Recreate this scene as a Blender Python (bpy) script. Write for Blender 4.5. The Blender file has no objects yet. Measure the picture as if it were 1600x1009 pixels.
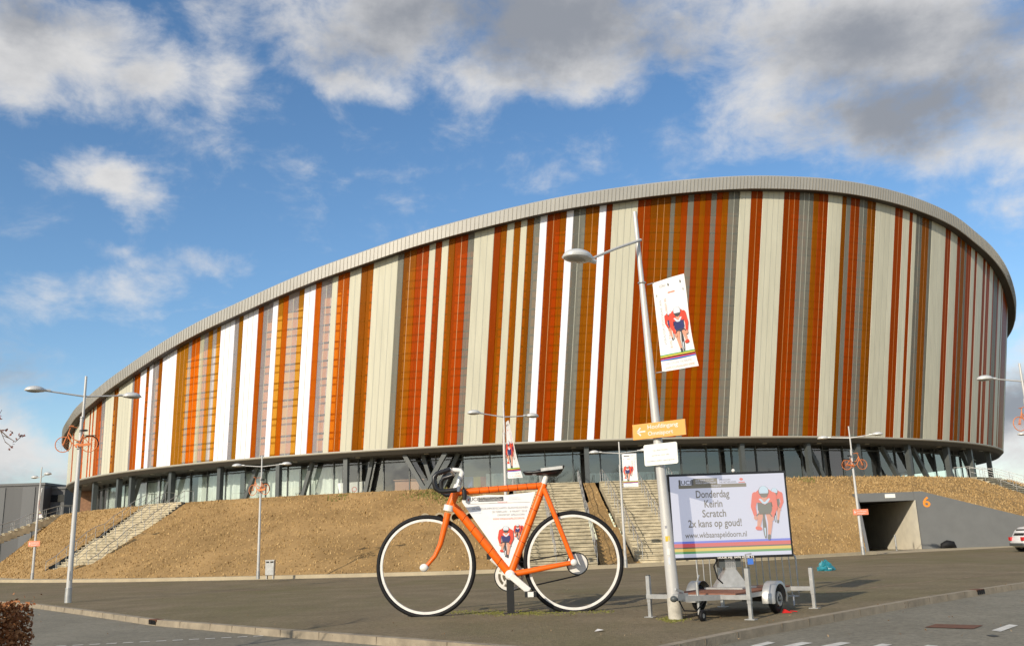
import bpy, bmesh, math, random
from mathutils import Vector, Matrix
random.seed(7)
R = math.radians
sc = bpy.context.scene
C = sc.collection

# ------------------------------------------------------------------ camera
EYE = Vector((0, 0, 1.6))
PITCH, ROLL, FPX = R(13.5), R(-2.0), 1420.0
FW = Vector((0, math.cos(PITCH), math.sin(PITCH)))
UP0 = Vector((0, -math.sin(PITCH), math.cos(PITCH)))
RT0 = Vector((1, 0, 0))
RT = RT0 * math.cos(ROLL) + UP0 * math.sin(ROLL)
UP = UP0 * math.cos(ROLL) - RT0 * math.sin(ROLL)
cam = bpy.data.cameras.new('camera')
cam.sensor_width = 36
cam.lens = 36 * FPX / 1600
cam.clip_end = 6000
cam.clip_start = 0.1
co = bpy.data.objects.new('camera', cam)
C.objects.link(co)
co.matrix_world = Matrix(((RT.x, UP.x, -FW.x, EYE.x), (RT.y, UP.y, -FW.y, EYE.y), (RT.z, UP.z, -FW.z, EYE.z), (0, 0, 0, 1)))
sc.camera = co

def ray(px, py):
    return FW + RT * ((px - 800) / FPX) + UP * ((504.5 - py) / FPX)

def at(px, py, y):                 # photo measurement -> point on the vertical plane at distance y
    d = ray(px, py)
    return EYE + d * (y / d.y)

def gnd(px, py, z=0.0):            # photo measurement -> point at height z
    d = ray(px, py)
    return EYE + d * ((z - 1.6) / d.z)

# ------------------------------------------------------------------ light
SUN_AZ, SUN_EL = 33.0, 25.0        # light travels towards azimuth 27 deg right of +Y
ldir = Vector((math.sin(R(SUN_AZ)) * math.cos(R(SUN_EL)), math.cos(R(SUN_AZ)) * math.cos(R(SUN_EL)), -math.sin(R(SUN_EL))))
sun = bpy.data.lights.new('sun', 'SUN')
sun.energy = 4.5
sun.angle = R(0.53)
sun.color = (1.0, 0.89, 0.72)
so = bpy.data.objects.new('sun', sun)
C.objects.link(so)
so.rotation_euler = ldir.to_track_quat('-Z', 'Y').to_euler()
sc.view_settings.view_transform = 'Standard'
sc.view_settings.look = 'None'
sc.view_settings.exposure = 0.0
sc.view_settings.gamma = 1.0

# ------------------------------------------------------------------ sky with clouds
world = bpy.data.worlds.new('World')
sc.world = world
world.use_nodes = True
nt = world.node_tree
nt.nodes.clear()

def N(t, **kw):
    n = nt.nodes.new(t)
    for k, v in kw.items():
        setattr(n, k, v)
    return n

def L(a, b):
    nt.links.new(a, b)

def M(op, a, b=None, c=None, clamp=False):
    n = N('ShaderNodeMath', operation=op, use_clamp=clamp)
    for i, x in enumerate((a, b, c)):
        if x is None:
            continue
        if isinstance(x, (int, float)):
            n.inputs[i].default_value = x
        else:
            L(x, n.inputs[i])
    return n.outputs[0]

sky = N('ShaderNodeTexSky', sky_type='NISHITA')
sky.sun_disc = False
sky.sun_elevation = R(SUN_EL)
sky.sun_rotation = R(180 + SUN_AZ)
sky.air_density = 1.0
sky.dust_density = 0.5
sky.ozone_density = 2.2
bg_sky = N('ShaderNodeBackground')
bg_sky.inputs['Strength'].default_value = 0.15
hs = N('ShaderNodeHueSaturation')
hs.inputs['Saturation'].default_value = 1.16
L(sky.outputs[0], hs.inputs['Color'])
L(hs.outputs[0], bg_sky.inputs['Color'])
tc = N('ShaderNodeTexCoord')
sep = N('ShaderNodeSeparateXYZ')
L(tc.outputs['Generated'], sep.inputs[0])
az = M('ARCTAN2', sep.outputs[0], sep.outputs[1])
el = M('ARCSINE', sep.outputs[2])
comb = N('ShaderNodeCombineXYZ')
L(az, comb.inputs[0]); L(el, comb.inputs[1])
base_vec = comb.outputs[0]

def noise(vec, scale, detail, rough, sx=1.0, sy=1.0, off=0.0, dist=0.0):
    mp = N('ShaderNodeMapping')
    mp.inputs['Scale'].default_value = (sx, sy, 1)
    mp.inputs['Location'].default_value = (off, off * 0.7, off)
    L(vec, mp.inputs['Vector'])
    n = N('ShaderNodeTexNoise')
    n.inputs['Scale'].default_value = scale
    n.inputs['Detail'].default_value = detail
    n.inputs['Roughness'].default_value = rough
    n.inputs['Distortion'].default_value = dist
    L(mp.outputs[0], n.inputs['Vector'])
    return n
# gentle warp so that blob outlines are ragged
wn = noise(base_vec, 9.0, 5, 0.6, off=3.1)
wv = N('ShaderNodeVectorMath', operation='SUBTRACT')
L(wn.outputs['Color'], wv.inputs[0]); wv.inputs[1].default_value = (0.5, 0.5, 0.5)
ws = N('ShaderNodeVectorMath', operation='SCALE')
L(wv.outputs[0], ws.inputs[0]); ws.inputs['Scale'].default_value = 0.09
wa = N('ShaderNodeVectorMath', operation='ADD')
L(base_vec, wa.inputs[0]); L(ws.outputs[0], wa.inputs[1])
warp = wa.outputs[0]

def sky_dir(px, py):
    d = ray(px, py).normalized()
    return math.atan2(d.x, d.y), math.asin(d.z)

def blob(px, py, rx, ry, rot, w, vec=None):
    a, e = sky_dir(px, py)
    mp = N('ShaderNodeMapping', vector_type='TEXTURE')
    mp.inputs['Location'].default_value = (a, e, 0)
    mp.inputs['Rotation'].default_value = (0, 0, R(rot))
    mp.inputs['Scale'].default_value = (rx / FPX, ry / FPX, 1)
    L(vec or warp, mp.inputs['Vector'])
    ln = N('ShaderNodeVectorMath', operation='LENGTH')
    L(mp.outputs[0], ln.inputs[0])
    q = M('SUBTRACT', 1.0, ln.outputs['Value'], clamp=False)
    q = M('MAXIMUM', q, -0.6)
    return M('MULTIPLY', q, w) if w != 1 else q

def field(lst, vec=None):
    cur = None
    for b in lst:
        o = blob(*b, vec=vec)
        cur = o if cur is None else M('SMOOTH_MAX', cur, o, 0.15)
    return cur
CL = [(60, 70, 260, 120, 0, 1.0), (215, 110, 120, 90, 0, .9), (340, 150, 120, 100, 0, .6),
      (330, 60, 70, 60, 0, .35), (600, 30, 300, 130, 0, 1.0), (540, 120, 170, 55, -15, .75), (880, 40, 330, 140, 4, 1.1),
      (740, 120, 120, 50, 0, .6), (1340, 60, 340, 175, 0, 1.15), (1080, 30, 130, 110, 0, .8), (1450, 175, 260, 110, 0, 1.0), (1215, 185, 90, 50, 0, .7),
      (1120, 165, 40, 40, 0, .35), (1560, 150, 200, 140, 0, 1.0), (1300, 180, 150, 70, 0, .8),
      (185, 290, 130, 44, -16, .72), (120, 262, 50, 36, -30, .45), (180, 390, 90, 26, -14, .38),
      (60, 470, 140, 50, 0, .42), (190, 450, 80, 40, 0, .42), (330, 400, 80, 40, 0, .34),
      (40, 700, 130, 75, 0, .95), (120, 730, 90, 70, 0, .7), (-30, 640, 90, 70, 0, .6), (1600, 560, 90, 60, 0, .6), (1620, 660, 160, 130, 0, 1.0),
      (1580, 340, 70, 60, 0, .40), (560, 272, 260, 12, 4, .12), (300, 497, 120, 8, 4, .12), (30, 597, 160, 12, 0, .25), (40, 600, 120, 60, 0, .3)]
SH = [(830, 30, 330, 105, 0, 1.0), (640, 20, 220, 60, 0, .55), (1440, 165, 260, 90, 0, .85), (1560, 60, 180, 80, 0, .5),
      (1300, 130, 140, 90, 0, .45), (40, 765, 200, 35, 0, .5), (1610, 640, 130, 45, 0, .8), (60, 15, 140, 50, 0, .5), (1330, 70, 230, 110, 0, .55), (560, 60, 200, 60, 0, .45), (1010, 60, 160, 90, 0, .6), (60, 100, 120, 60, 0, .2), (20, 580, 110, 60, 0, .7)]
dens = field(CL)
fb = noise(base_vec, 11.0, 10, 0.62, sx=1.0, sy=1.6, off=1.7, dist=0.25)
fb2 = noise(base_vec, 3.0, 6, 0.55, sx=1.0, sy=1.8, off=9.2)
# open cloud cover everywhere outside the photographed part of the sky
behind = M('MULTIPLY', M('SUBTRACT', fb2.outputs['Fac'], 0.42), 3.4)
bmask = M('MULTIPLY', M('SUBTRACT', M('ABSOLUTE', az), 0.75), 3.0, clamp=True)
behind = M('SUBTRACT', M('MULTIPLY', M('ADD', behind, 0.7), bmask), 0.7)
dens = M('MAXIMUM', dens, behind)
cov = M('ADD', M('MULTIPLY', dens, 1.0), M('MULTIPLY', M('SUBTRACT', fb.outputs['Fac'], 0.5), 1.7))
ramp = N('ShaderNodeMapRange', interpolation_type='SMOOTHSTEP')
L(cov, ramp.inputs['Value'])
ramp.inputs['From Min'].default_value = -0.02
ramp.inputs['From Max'].default_value = 0.80
alpha = M('MULTIPLY', ramp.outputs[0], 0.97)
shade = field(SH, vec=warp)
fb3 = noise(base_vec, 9.0, 9, 0.62, sx=1.0, sy=1.7, off=5.5)
sh = M('ADD', M('MULTIPLY', shade, 1.0), M('MULTIPLY', M('SUBTRACT', fb3.outputs['Fac'], 0.5), 1.0))
sh = M('ADD', sh, M('MULTIPLY', M('SUBTRACT', cov, 0.7), 0.22))
shr = N('ShaderNodeMapRange', interpolation_type='SMOOTHSTEP')
L(sh, shr.inputs['Value'])
shr.inputs['From Min'].default_value = -0.30
shr.inputs['From Max'].default_value = 0.75
cmix = N('ShaderNodeMix', data_type='RGBA')
L(shr.outputs[0], cmix.inputs['Factor'])
cmix.inputs['A'].default_value = (0.80, 0.79, 0.78, 1)
cmix.inputs['B'].default_value = (0.30, 0.32, 0.36, 1)
bg_c = N('ShaderNodeBackground')
L(cmix.outputs['Result'], bg_c.inputs['Color'])
bg_c.inputs['Strength'].default_value = 1.0
mixs = N('ShaderNodeMixShader')
L(alpha, mixs.inputs[0]); L(bg_sky.outputs[0], mixs.inputs[1]); L(bg_c.outputs[0], mixs.inputs[2])
wo = N('ShaderNodeOutputWorld')
L(mixs.outputs[0], wo.inputs['Surface'])

# ------------------------------------------------------------------ materials
def mat(name, col, rough=0.6, metal=0.0, spec=0.5, var=0.0, vscale=4.0, bump=0.0, bscale=40.0, col2=None, stretch=(1, 1, 1), detail=6, coat=0.0):
    m = bpy.data.materials.new(name)
    m.use_nodes = True
    t = m.node_tree
    b = t.nodes['Principled BSDF']
    b.inputs['Base Color'].default_value = (*col, 1)
    b.inputs['Roughness'].default_value = rough
    b.inputs['Metallic'].default_value = metal
    b.inputs['Specular IOR Level'].default_value = spec
    b.inputs['Coat Weight'].default_value = coat
    if var or bump:
        tcn = t.nodes.new('ShaderNodeTexCoord')
        mp = t.nodes.new('ShaderNodeMapping')
        mp.inputs['Scale'].default_value = stretch
        t.links.new(tcn.outputs['Object'], mp.inputs['Vector'])
    if var:
        n = t.nodes.new('ShaderNodeTexNoise')
        n.inputs['Scale'].default_value = vscale
        n.inputs['Detail'].default_value = detail
        n.inputs['Roughness'].default_value = 0.62
        t.links.new(mp.outputs[0], n.inputs['Vector'])
        rp = t.nodes.new('ShaderNodeMapRange')
        rp.inputs['From Min'].default_value = 0.28
        rp.inputs['From Max'].default_value = 0.72
        t.links.new(n.outputs['Fac'], rp.inputs['Value'])
        mx = t.nodes.new('ShaderNodeMix'); mx.data_type = 'RGBA'
        c2 = col2 if col2 else tuple(c * (1 - var) for c in col)
        c1 = col if col2 else tuple(min(1, c * (1 + var * 0.6)) for c in col)
        mx.inputs['A'].default_value = (*c2, 1)
        mx.inputs['B'].default_value = (*c1, 1)
        t.links.new(rp.outputs[0], mx.inputs['Factor'])
        t.links.new(mx.outputs['Result'], b.inputs['Base Color'])
    if bump:
        n2 = t.nodes.new('ShaderNodeTexNoise')
        n2.inputs['Scale'].default_value = bscale
        n2.inputs['Detail'].default_value = 5
        t.links.new(mp.outputs[0], n2.inputs['Vector'])
        bp = t.nodes.new('ShaderNodeBump')
        bp.inputs['Strength'].default_value = bump
        bp.inputs['Distance'].default_value = 0.05
        t.links.new(n2.outputs['Fac'], bp.inputs['Height'])
        t.links.new(bp.outputs[0], b.inputs['Normal'])
    return m

def panel_mat(name, col, transp, tint, rough=0.30, var=0.12, isl=0.16):
    """translucent corrugated polycarbonate: coloured body, glossy skin, partly see-through"""
    m = mat(name, col, rough, spec=0.10, var=var, vscale=1.0, stretch=(2.2, 2.2, 0.06), detail=4)
    t = m.node_tree
    b = t.nodes['Principled BSDF']
    out = t.nodes['Material Output']
    geo = t.nodes.new('ShaderNodeNewGeometry')
    mr = t.nodes.new('ShaderNodeMapRange')
    mr.inputs['To Min'].default_value = 1 - isl; mr.inputs['To Max'].default_value = 1 + isl
    t.links.new(geo.outputs['Random Per Island'], mr.inputs['Value'])
    src = b.inputs['Base Color'].links[0].from_socket
    hv = t.nodes.new('ShaderNodeHueSaturation')
    t.links.new(mr.outputs[0], hv.inputs['Value']); t.links.new(src, hv.inputs['Color'])
    t.links.new(hv.outputs[0], b.inputs['Base Color'])
    if transp > 0:
        tr = t.nodes.new('ShaderNodeBsdfTransparent')
        tr.inputs['Color'].default_value = (*tint, 1)
        ms = t.nodes.new('ShaderNodeMixShader')
        ms.inputs[0].default_value = transp
        t.links.new(b.outputs[0], ms.inputs[1])
        t.links.new(tr.outputs[0], ms.inputs[2])
        t.links.new(ms.outputs[0], out.inputs['Surface'])
    return m

def glass_mat(name, tint, body, body_mix, rough=0.03):
    m = bpy.data.materials.new(name)
    m.use_nodes = True
    t = m.node_tree
    t.nodes.clear()
    out = t.nodes.new('ShaderNodeOutputMaterial')
    gl = t.nodes.new('ShaderNodeBsdfGlossy'); gl.inputs['Roughness'].default_value = rough
    tr = t.nodes.new('ShaderNodeBsdfTransparent'); tr.inputs['Color'].default_value = (*tint, 1)
    df = t.nodes.new('ShaderNodeBsdfDiffuse'); df.inputs['Color'].default_value = (*body, 1)
    m1 = t.nodes.new('ShaderNodeMixShader'); m1.inputs[0].default_value = body_mix
    t.links.new(tr.outputs[0], m1.inputs[1]); t.links.new(df.outputs[0], m1.inputs[2])
    fr = t.nodes.new('ShaderNodeFresnel'); fr.inputs['IOR'].default_value = 1.7
    mul = t.nodes.new('ShaderNodeMath'); mul.operation = 'MULTIPLY_ADD'
    mul.inputs[1].default_value = 1.3; mul.inputs[2].default_value = 0.10; mul.use_clamp = True
    t.links.new(fr.outputs[0], mul.inputs[0])
    # very slight waviness so the panes reflect like real float glass
    n = t.nodes.new('ShaderNodeTexNoise'); n.inputs['Scale'].default_value = 0.55; n.inputs['Detail'].default_value = 1
    tcn = t.nodes.new('ShaderNodeTexCoord'); t.links.new(tcn.outputs['Object'], n.inputs['Vector'])
    bp = t.nodes.new('ShaderNodeBump'); bp.inputs['Strength'].default_value = 0.12; bp.inputs['Distance'].default_value = 0.08
    t.links.new(n.outputs['Fac'], bp.inputs['Height']); t.links.new(bp.outputs[0], gl.inputs['Normal'])
    m2 = t.nodes.new('ShaderNodeMixShader')
    t.links.new(mul.outputs[0], m2.inputs[0]); t.links.new(m1.outputs[0], m2.inputs[1]); t.links.new(gl.outputs[0], m2.inputs[2])
    t.links.new(m2.outputs[0], out.inputs['Surface'])
    return m

MT = dict(
    plaza=mat('plaza_asphalt', (0.245, 0.197, 0.124), 0.9, spec=0.2, var=0.3, vscale=0.6, bump=0.6, bscale=30, col2=(0.160, 0.128, 0.078), detail=9),
    road=mat('road_asphalt', (0.225, 0.207, 0.160), 0.88, spec=0.25, var=0.2, vscale=0.5, bump=0.4, bscale=45, detail=9),
    kerb=mat('kerb_concrete', (0.30, 0.25, 0.18), 0.85, var=0.35, vscale=2.5, bump=0.3, bscale=30),
    path=mat('path_paving', (0.40, 0.335, 0.225), 0.85, var=0.18, vscale=0.9, bump=0.2, bscale=20),
    soil=mat('distant_ground', (0.16, 0.13, 0.07), 0.95, var=0.3, vscale=0.05),
    grass=mat('dry_turf', (0.43, 0.28, 0.125), 0.95, spec=0.1, var=0.4, vscale=0.20, bump=0.6, bscale=5, col2=(0.22, 0.140, 0.058), detail=14),
    conc=mat('concrete', (0.50, 0.44, 0.31), 0.85, var=0.3, vscale=1.4, bump=0.15, bscale=14, detail=8),
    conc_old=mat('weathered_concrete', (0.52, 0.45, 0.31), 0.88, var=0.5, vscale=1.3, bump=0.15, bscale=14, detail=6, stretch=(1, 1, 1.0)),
    tread=mat('shaded_tread', (0.20, 0.165, 0.10), 0.9, var=0.5, vscale=2.0, detail=8),  # treads darkened in colour for their weaker light beside the risers
    greywall=mat('grey_painted_wall', (0.145, 0.150, 0.150), 0.8, var=0.12, vscale=0.7),
    palewall=mat('pale_concrete', (0.78, 0.72, 0.58), 0.85, var=0.12, vscale=1.2),
    dark=mat('passage_shade', (0.012, 0.011, 0.010), 0.9),  # near-black colour carries the shade inside the passage
    inner=mat('interior_wall', (0.16, 0.12, 0.09), 0.9, var=0.3, vscale=0.3),
    steel=mat('dark_steel', (0.075, 0.085, 0.085), 0.45, spec=0.5, var=0.15, vscale=2),
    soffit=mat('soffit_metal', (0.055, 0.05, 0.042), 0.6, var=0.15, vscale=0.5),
    trim=mat('pale_trim', (0.40, 0.38, 0.32), 0.5),
    alu=mat('fascia_aluminium', (0.40, 0.388, 0.355), 0.45, metal=0.15, var=0.10, vscale=0.4),
    alu_joint=mat('fascia_joint', (0.30, 0.28, 0.235), 0.5, metal=0.3),
    roof=mat('roof_membrane', (0.35, 0.34, 0.32), 0.8),
    brick=mat('brick', (0.24, 0.13, 0.075), 0.9, var=0.35, vscale=3, bump=0.3, bscale=12),
    galv=mat('galvanised_steel', (0.46, 0.46, 0.45), 0.42, metal=0.6, var=0.22, vscale=6),
    pole=mat('pole_paint', (0.54, 0.53, 0.51), 0.42, metal=0.15, var=0.14, vscale=2.5, stretch=(1, 1, 0.4)),
    lamp=mat('lamp_shell', (0.62, 0.62, 0.60), 0.35, metal=0.2, var=0.08, vscale=5),
    sleeve=mat('dirty_sleeve', (0.50, 0.47, 0.40), 0.7, var=0.35, vscale=5),
    lens=mat('lamp_lens', (0.34, 0.32, 0.28), 0.25),
    black=mat('black_rubber', (0.010, 0.010, 0.011), 0.65, spec=0.25, var=0.3, vscale=9),
    blackp=mat('black_paint', (0.014, 0.014, 0.015), 0.35, var=0.2, vscale=5),
    bike=mat('orange_paint', (0.85, 0.135, 0.005), 0.36, spec=0.4, var=0.14, vscale=2.5, coat=0.1),
    whitep=mat('white_paint', (0.74, 0.72, 0.68), 0.4, var=0.16, vscale=5),
    sbike=mat('small_bike_orange', (0.66, 0.20, 0.055), 0.5, var=0.15, vscale=8),
    banner=mat('banner_vinyl', (0.80, 0.79, 0.78), 0.55, var=0.05, vscale=2, bump=0.15, bscale=2.5),
    print_dark=mat('print_dark', (0.06, 0.06, 0.065), 0.5),
    print_grey=mat('print_grey', (0.33, 0.33, 0.36), 0.5),
    print_orange=mat('print_orange', (0.75, 0.24, 0.15), 0.5),
    print_red=mat('print_red', (0.68, 0.065, 0.035), 0.5, var=0.2, vscale=6),
    print_navy=mat('print_navy', (0.03, 0.035, 0.13), 0.5),
    print_skin=mat('print_skin', (0.62, 0.30, 0.20), 0.5),
    print_pale=mat('print_pale', (0.62, 0.66, 0.72), 0.5),
    sb_red=mat('stripe_red', (0.55, 0.03, 0.05), 0.5), sb_black=mat('stripe_black', (0.03, 0.03, 0.02), 0.5),
    sb_blue=mat('stripe_blue', (0.05, 0.16, 0.55), 0.5), sb_yellow=mat('stripe_yellow', (0.70, 0.50, 0.06), 0.5), sb_green=mat('stripe_green', (0.05, 0.30, 0.06), 0.5),
    sign_o=mat('sign_orange', (0.80, 0.37, 0.09), 0.5, var=0.06, vscale=3),
    sign_w=mat('sign_white', (0.80, 0.80, 0.74), 0.5, var=0.05, vscale=3),
    sign_r=mat('sign_salmon', (0.80, 0.24, 0.13), 0.5),
    six=mat('number_orange', (0.80, 0.27, 0.03), 0.6),
    ply=mat('red_brown_plywood', (0.22, 0.085, 0.045), 0.7, var=0.3, vscale=4),
    mark=mat('road_marking', (0.62, 0.60, 0.54), 0.8, var=0.3, vscale=6),
    rust=mat('rusty_iron', (0.15, 0.062, 0.030), 0.85, var=0.4, vscale=7),
    kjoint=mat('kerb_mortar', (0.17, 0.14, 0.10), 0.9),
    joint=mat('joint_filler', (0.25, 0.165, 0.10), 0.9, var=0.4, vscale=3),
    patch=mat('tar_patch', (0.05, 0.05, 0.045), 0.85),
    tarp=mat('teal_plastic', (0.02, 0.20, 0.25), 0.4, var=0.3, vscale=8),
    curtain=mat('curtain_cloth', (0.80, 0.86, 0.82), 0.85, var=0.15, vscale=1.0),
    carp=mat('car_white_paint', (0.78, 0.79, 0.80), 0.25, coat=0.5),
    carg=mat('car_window', (0.015, 0.017, 0.02), 0.08),
    tail=mat('tail_lamp_red', (0.55, 0.02, 0.02), 0.25),
    bark=mat('bark', (0.11, 0.075, 0.05), 0.9, var=0.3, vscale=8),
    salmon=mat('salmon_reflection', (0.62, 0.34, 0.22), 0.7),
    greybldg=mat('grey_cladding', (0.085, 0.088, 0.092), 0.6, var=0.25, vscale=0.25, stretch=(1, 1, 0.1)),
    greyb2=mat('pale_cladding', (0.115, 0.12, 0.125), 0.6, var=0.2, vscale=0.25, stretch=(1, 1, 0.1)),
    P_W=panel_mat('panel_white', (0.78, 0.79, 0.86), 0.0, (1, 1, 1), 0.45, 0.03, 0.015),
    P_C=panel_mat('panel_cream', (0.55, 0.535, 0.425), 0.0, (1, 1, 1), 0.38, 0.10, 0.045),
    P_L=panel_mat('panel_pale_green', (0.46, 0.46, 0.34), 0.35, (0.85, 0.86, 0.7)),
    P_O=panel_mat('panel_orange_red', (0.47, 0.075, 0.001), 0.55, (0.95, 0.23, 0.008)),
    P_R=panel_mat('panel_orange', (0.68, 0.135, 0.001), 0.55, (1.0, 0.36, 0.02)),
    P_B=panel_mat('panel_brown_orange', (0.40, 0.120, 0.001), 0.55, (0.95, 0.40, 0.025)),
    P_A=panel_mat('panel_amber', (0.56, 0.225, 0.010), 0.58, (1.0, 0.58, 0.09)),
    P_G=panel_mat('panel_clear_grey', (0.30, 0.305, 0.26), 0.55, (0.72, 0.73, 0.70)),
    P_H=panel_mat('panel_clear_lit', (0.54, 0.53, 0.56), 0.66, (0.97, 0.97, 1.0)),  # lit copy of the clear grey sheet
    P_S=mat('panel_seam', (0.42, 0.20, 0.06), 0.4),
    P_S2=mat('panel_seam_grey', (0.40, 0.40, 0.33), 0.4),
    inner_lit=mat('inner_skin_lit', (0.74, 0.72, 0.74), 0.9, var=0.1, vscale=0.3),  # zone tones of the added skin stand for light inside
    inner_mid=mat('inner_skin_mid', (0.42, 0.38, 0.35), 0.9, var=0.3, vscale=0.25),
    inner_dim=mat('inner_skin_dim', (0.27, 0.225, 0.19), 0.9, var=0.35, vscale=0.25),
    rail=mat('facade_rail', (0.085, 0.085, 0.09), 0.6),
    glass=glass_mat('window_glass', (0.90, 0.94, 0.92), (0.10, 0.11, 0.11), 0.08),
)
def enrich(m, tint, s1, s2, amt, sp=0.28):
    """large mossy patches and fine aggregate speckle on paving"""
    t = m.node_tree; b = t.nodes['Principled BSDF']
    src = b.inputs['Base Color'].links[0].from_socket
    tcn = t.nodes.new('ShaderNodeTexCoord')
    mp = t.nodes.new('ShaderNodeMapping'); mp.inputs['Scale'].default_value = (1, 0.6, 1)
    t.links.new(tcn.outputs['Object'], mp.inputs['Vector'])
    n1 = t.nodes.new('ShaderNodeTexNoise'); n1.inputs['Scale'].default_value = s1; n1.inputs['Detail'].default_value = 12; n1.inputs['Roughness'].default_value = 0.68
    t.links.new(mp.outputs[0], n1.inputs['Vector'])
    r1 = t.nodes.new('ShaderNodeMapRange'); r1.inputs['From Min'].default_value = 0.46; r1.inputs['From Max'].default_value = 0.66; r1.inputs['To Max'].default_value = amt
    t.links.new(n1.outputs['Fac'], r1.inputs['Value'])
    m1 = t.nodes.new('ShaderNodeMix'); m1.data_type = 'RGBA'
    t.links.new(r1.outputs[0], m1.inputs['Factor']); t.links.new(src, m1.inputs['A']); m1.inputs['B'].default_value = (*tint, 1)
    n2 = t.nodes.new('ShaderNodeTexNoise'); n2.inputs['Scale'].default_value = s2; n2.inputs['Detail'].default_value = 3; n2.inputs['Roughness'].default_value = 0.8
    t.links.new(tcn.outputs['Object'], n2.inputs['Vector'])
    r2 = t.nodes.new('ShaderNodeMapRange'); r2.inputs['From Min'].default_value = 0.3; r2.inputs['From Max'].default_value = 0.7; r2.inputs['To Min'].default_value = 1 - sp; r2.inputs['To Max'].default_value = 1 + sp
    t.links.new(n2.outputs['Fac'], r2.inputs['Value'])
    hv = t.nodes.new('ShaderNodeHueSaturation')
    t.links.new(r2.outputs[0], hv.inputs['Value']); t.links.new(m1.outputs['Result'], hv.inputs['Color'])
    t.links.new(hv.outputs[0], b.inputs['Base Color'])
enrich(MT['plaza'], (0.150, 0.135, 0.062), 0.16, 9.0, 0.75)
enrich(MT['road'], (0.16, 0.145, 0.11), 0.22, 11.0, 0.6)
enrich(MT['grass'], (0.25, 0.160, 0.070), 0.35, 5.0, 0.65, 0.10)
# hedge / leaf materials with a random shade per leaf
def leaf_mat(name, cols, rough=0.7):
    m = bpy.data.materials.new(name); m.use_nodes = True
    t = m.node_tree; b = t.nodes['Principled BSDF']
    g = t.nodes.new('ShaderNodeNewGeometry')
    rp = t.nodes.new('ShaderNodeValToRGB')
    els = rp.color_ramp.elements
    els[0].color = (*cols[0], 1); els[1].color = (*cols[-1], 1)
    for i, c in enumerate(cols[1:-1]):
        e = els.new((i + 1) / (len(cols) - 1)); e.color = (*c, 1)
    t.links.new(g.outputs['Random Per Island'], rp.inputs[0])
    t.links.new(rp.outputs[0], b.inputs['Base Color'])
    b.inputs['Roughness'].default_value = rough
    b.inputs['Specular IOR Level'].default_value = 0.25
    return m
MT['hedge'] = leaf_mat('beech_leaf', [(0.17, 0.055, 0.02), (0.34, 0.13, 0.045), (0.44, 0.21, 0.09), (0.24, 0.10, 0.04)])
MT['litter'] = leaf_mat('dead_leaf', [(0.10, 0.06, 0.03), (0.22, 0.13, 0.06), (0.30, 0.24, 0.16)])
MT['redleaf'] = leaf_mat('red_leaf', [(0.16, 0.03, 0.02), (0.30, 0.09, 0.05)])
MT['blade'] = leaf_mat('dry_blade', [(0.29, 0.185, 0.075), (0.42, 0.28, 0.12), (0.48, 0.33, 0.15), (0.37, 0.24, 0.10)])
MT['green'] = leaf_mat('green_blade', [(0.12, 0.13, 0.03), (0.20, 0.19, 0.05)])

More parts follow.
